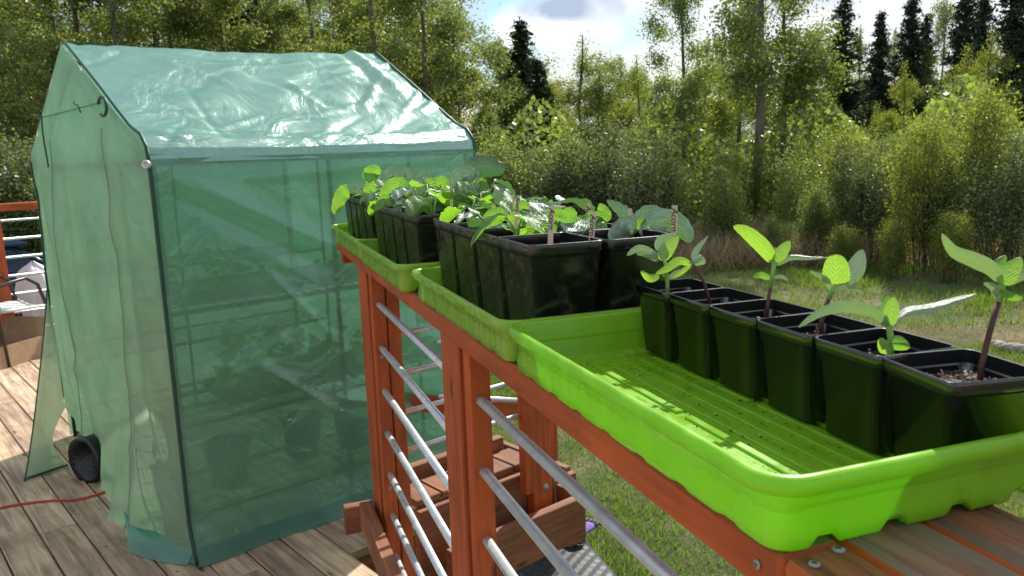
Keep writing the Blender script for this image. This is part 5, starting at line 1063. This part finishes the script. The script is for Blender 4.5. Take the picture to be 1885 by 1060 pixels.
FOREST = [
 # left block (above and left of the tent)
 ('birchB', 20, 15, -180, 1.1, 'birch at the far left edge behind the tent peak'), ('birchD', 130, 17, -120, 1.0, 'birch directly behind the tent peak'), ('birchD', 235, 14.5, -230, 1.0, 'tall olive birch above the front half of the tent roof'),
 ('birchD', 330, 16, -150, 1.1, 'olive birch with visible stem above the tent roof'), ('birchB', 420, 15, -60, 1.1, 'rounded olive birch above the middle of the tent roof'), ('birchD', 520, 16, -5, 1.0, 'leafy birch with lit crown above the tent roof'),
 ('spruceA', 470, 21, -120, 1.1, 'dark spruce glimpsed above the tent between two birches'), ('birchD', 600, 18, -150, 1.0, 'birch above the right part of the tent roof'), ('birchD', 700, 15.5, -190, 1.05, 'tall dense birch rising behind the far tent peak'),
 ('birchB', 785, 14.5, -140, .95, 'tall birch with a brown stem right of the far tent peak'), ('birchD', 850, 15.5, 120, 1.0, 'olive birch sloping down to the right of the tent'), ('birchB', 60, 13, 60, 1.1, 'low birch left of the tent front'),
 ('spruceA', 40, 22, -80, 1.2, 'dark spruce in the gap at the upper left corner'), ('birchB', 160, 22, -140, 1.2, 'background birch behind the tent peak'), ('birchD', 300, 22, -200, 1.2, 'background birch behind the tent ridge'), ('birchB', 640, 23, -160, 1.2, 'background birch left of the far tent peak'),
 # gap left of the two big birches
 ('birchA', 925, 20, 70, 1.0, 'slim pale birch beside the pointed spruce'), ('spruceA', 965, 17, 42, 1.6, 'pointed spruce standing against the clouds'), ('birchA', 950, 16, 140, 1.1, 'pale green birch in front of the pointed spruce'), ('spruceB', 995, 15, 112, 2.0, 'narrow dark spruce half hidden behind pale leaves'),
 ('birchC', 1078, 18, 70, 1.35, 'rounded fresh green birch under the clouds'), ('birchA', 1030, 20, 150, 1.3, 'small birch between spruce and rounded birch'), ('birchA', 1140, 19, 105, 1.2, 'fresh birch left of the tall bare-stemmed birch'), ('spruceA', 1130, 27, 190, 1, 'distant dark spruce below the cloud gap'), 
 # two big birches
 ('birchA', 1258, 13.5, -70, .85, 'tall bare-stemmed birch left of the twin-stemmed one'), ('birchA', 1400, 12.5, -260, 1.05, 'largest birch with thick brown stem in the middle right'), ('birchA', 1440, 14, -110, 1.0, 'second stem of birch just right of the largest birch'), ('birchC', 1330, 19, 60, .9, 'fresh birch between the two big stems'), ('birchC', 1220, 18, 190, 1.0, 'low yellow-green birch behind the bare-stemmed birch'),
 ('birchA', 1490, 18, 60, .9, 'birch right of the largest birch'),
 ('birchC', 1010, 16, 130, .8, 'green birch right of the pointed spruce'), ('birchA', 1105, 17, 125, .9, 'green birch right behind the rounded birch'), ('birchC', 1175, 17, 105, .8, 'leafy birch left of the bare-stemmed birch'), ('birchB', 900, 15, 190, .9, 'olive birch right of the tent corner'), ('birchC', 1300, 15, 90, .9, 'leafy birch just right of the bare-stemmed birch'), ('birchA', 1360, 17, 40, 1.0, 'fresh birch left behind the largest birch'), ('birchC', 1520, 17, 150, .9, 'yellow-green birch in front of the first dark spruce'), ('birchC', 1610, 16, 190, .9, 'yellow-green birch in front of the blunt spruce'),
 # spruces on the right
 ('spruceB', 1545, 19, -5, 1.6, 'black-green spruce just right of the big birches'), ('spruceA', 1612, 21, 28, 1.2, 'blunt-topped spruce, second of the right-hand group'), ('spruceB', 1668, 24, -12, 1.5, 'tall thin spruce with separate whorls, third of the group'), ('spruceB', 1695, 25, 30, 1.5, 'shorter spruce right beside the thin one'),
 ('spruceB', 1762, 20, -60, 1.3, 'left one of the paired tall dark spruces'), ('spruceB', 1792, 21, -50, 1.2, 'right one of the paired tall dark spruces'), ('spruceB', 1850, 17, -90, 1.4, 'narrow dark spruce near the right edge'), ('spruceA', 1890, 22, -60, 1, 'spruce cut by the right edge of the photo'),
 ('birchA', 1575, 25, 50, .6, 'slim pale birch between the first two right-hand spruces'), ('birchA', 1725, 24, -15, .6, 'slim pale birch standing left of the paired spruces'), ('birchA', 1640, 26, 55, .6, 'pale birch seen behind the thin spruce'), ('birchC', 1810, 16, 60, .7, 'yellow-green young birch in front of the paired spruces'), ('birchC', 1850, 22, 20, .9, 'fresh birch behind the narrow spruce at the right'),
 ('birchC', 1770, 15, 90, .8, 'bright young birch in the right-hand thicket'), ('birchC', 1660, 14.5, 120, .75, 'tall young yellow-green birch of the right-hand thicket'),
 # bushes
 ('bushA', 1700, 12.6, 205, .75, 'yellow-green bush left in the right-hand thicket'), ('bushA', 1800, 13.5, 150, .8, 'tallest yellow-green bush of the right-hand thicket'), ('bushB', 1740, 13, 260, .9, 'grey-green willow bush in the middle of the right-hand thicket'), ('bushB', 1600, 13.5, 250, 1.0, 'grey-green willow bush below the dark spruces'), ('bushA', 1560, 14.5, 230, 1.0, 'olive bush at the foot of the dark spruces'),
 ('bushB', 1870, 12.6, 240, 1.0, 'grey willow bush at the right edge'), ('bushC', 1500, 13.2, 330, 1.1, 'low green bush right of the big birch stem'), ('bushC', 1340, 13.4, 300, 1.1, 'green bush between the two big birch stems'), ('bushB', 1180, 14, 230, 1.1, 'dark grey bush left of the bare-stemmed birch'), ('bushB', 1100, 14.5, 210, 1.1, 'round dark grey-green bush behind the trays'), ('bushC', 1240, 14.2, 300, 1.1, 'green bush at the foot of the bare-stemmed birch'),
 ('bushC', 1030, 15, 240, 1.1, 'green bush behind the large pots'), ('bushB', 960, 14.5, 270, 1.2, 'grey-green bush right of the tent corner'), ('bushC', 900, 14, 250, 1.1, 'green bush touching the right edge of the tent'), ('bushA', 1650, 12.0, 400, 1.0, 'low bright bush in front of the thicket'), ('bushC', 1430, 12.6, 395, 1.2, 'low green bush at the foot of the largest birch'),
 ('bushA', 1560, 12.3, 410, 1.1, 'low yellow-green bush above the fourth small pot'), ('bushA', 1760, 11.8, 385, 1.1, 'low yellow-green bush left of the tallest seedling'), ('bushB', 820, 15, 240, 1.1, 'grey bush behind the far end of the tent'), ('bushB', 30, 16, 250, 1.4, 'dark bush beyond the far left railing'), ('bushC', 130, 17, 230, 1.4, 'bush beyond the railing behind the tent front'), ('bushC', 300, 17, 230, 1.4, 'bush hidden behind the tent middle'), ('bushB', 600, 16, 230, 1.4, 'bush hidden behind the tent rear'), ('bushB', -60, 17, 220, 1.5, 'bush just outside the left edge'),
]
for f in FOREST: plant_tree(*f)
# far-off wood as one mass
VV = []
def crown_v(k): me = TM[k][1]; a = np.empty(len(me.vertices) * 3); me.vertices.foreach_get('co', a); return a.reshape(-1, 4, 3)
CV = {k: crown_v(k) for k in ('birchA', 'birchB', 'birchD')}
for i in range(64):
    px = -120 + 2150 * (i + rnd.random()) / 64; dist = rnd.uniform(38, 48)
    if px < 860: top = rnd.uniform(-140, 60)
    elif px < 1180: top = rnd.uniform(105, 190)
    elif px < 1480: top = rnd.uniform(80, 175)
    else: top = rnd.uniform(110, 190)
    k = ('birchB', 'birchD', 'birchB')[i % 3] if px < 860 else ('birchA', 'birchB', 'birchA')[i % 3]
    d = ray(px, 300); d = d / math.hypot(d[0], d[1]); tp = at(px, top, 1.0) - Z * CZ; hg = tp[2] / math.hypot(tp[0], tp[1]) * dist + CZ - GZ
    V = CV[k]; V = V[rng.choice(len(V), 9500, replace=False)]; s_ = hg / 9.6; a_ = rnd.uniform(0, 6.28); W2 = V * s_; wx = 1.25 / s_ * max(s_, .9)
    x_ = (W2[..., 0] * math.cos(a_) - W2[..., 1] * math.sin(a_)) * wx; y_ = (W2[..., 0] * math.sin(a_) + W2[..., 1] * math.cos(a_)) * wx
    VV.append(np.stack([x_ + d[0] * dist, y_ + d[1] * dist, W2[..., 2] + GZ], -1))
m_ = 90000; az = rng.uniform(R(-46), R(46), m_); dd_ = rng.uniform(21, 40, m_); zz_ = GZ + rng.random(m_) * (2.2 + .8 * np.sin(az * 40) + .03 * dd_); P = np.stack([np.sin(az) * dd_, np.cos(az) * dd_, zz_], 1)
d = rng.normal(0, 1, (m_, 3)); d /= np.linalg.norm(d, axis=1)[:, None]; e = np.cross(d, rng.normal(0, 1, (m_, 3))); e /= np.linalg.norm(e, axis=1)[:, None]; d = d * .10; e = e * .07
VV.append(np.stack([P - d, P - e, P + d, P + e], 1))
for i in range(46):                          # scrubby saplings between the named bushes and the birches
    px = -60 + 2040 * (i + rnd.random()) / 46; dist = rnd.uniform(18, 24); top = rnd.uniform(215, 300) if px < 1480 else rnd.uniform(170, 290)
    k = ('bushA', 'bushC', 'bushB')[i % 3]; CV.setdefault(k, crown_v(k)); d = ray(px, 300); d = d / math.hypot(d[0], d[1]); tp = at(px, top, 1.0) - Z * CZ; hg = tp[2] / math.hypot(tp[0], tp[1]) * dist + CZ - GZ
    V = CV[k]; V = V[rng.choice(len(V), 6500, replace=False)]; s_ = hg / 4.1; W2 = V * s_; a_ = rnd.uniform(0, 6.28); x_ = W2[..., 0] * math.cos(a_) - W2[..., 1] * math.sin(a_); y_ = W2[..., 0] * math.sin(a_) + W2[..., 1] * math.cos(a_)
    VV.append(np.stack([x_ + d[0] * dist, y_ + d[1] * dist, W2[..., 2] + GZ], -1))
VV = np.concatenate(VV); n = len(VV); cen = VV.mean(1, keepdims=True); VV = cen + (VV - cen) * .95
me = bpy.data.meshes.new('distant_woodland'); me.vertices.add(n * 4); me.vertices.foreach_set('co', VV.ravel()); me.loops.add(n * 4); me.loops.foreach_set('vertex_index', np.arange(n * 4, dtype=np.int32))
me.polygons.add(n); me.polygons.foreach_set('loop_start', np.arange(0, n * 4, 4, dtype=np.int32)); me.materials.append(MA['birchA']); me.update(calc_edges=True)
o = bpy.data.objects.new('distant_woodland', me); col.objects.link(o); tag(o, 'deep woodland behind the first line of trees', 'woodland', kind='stuff')
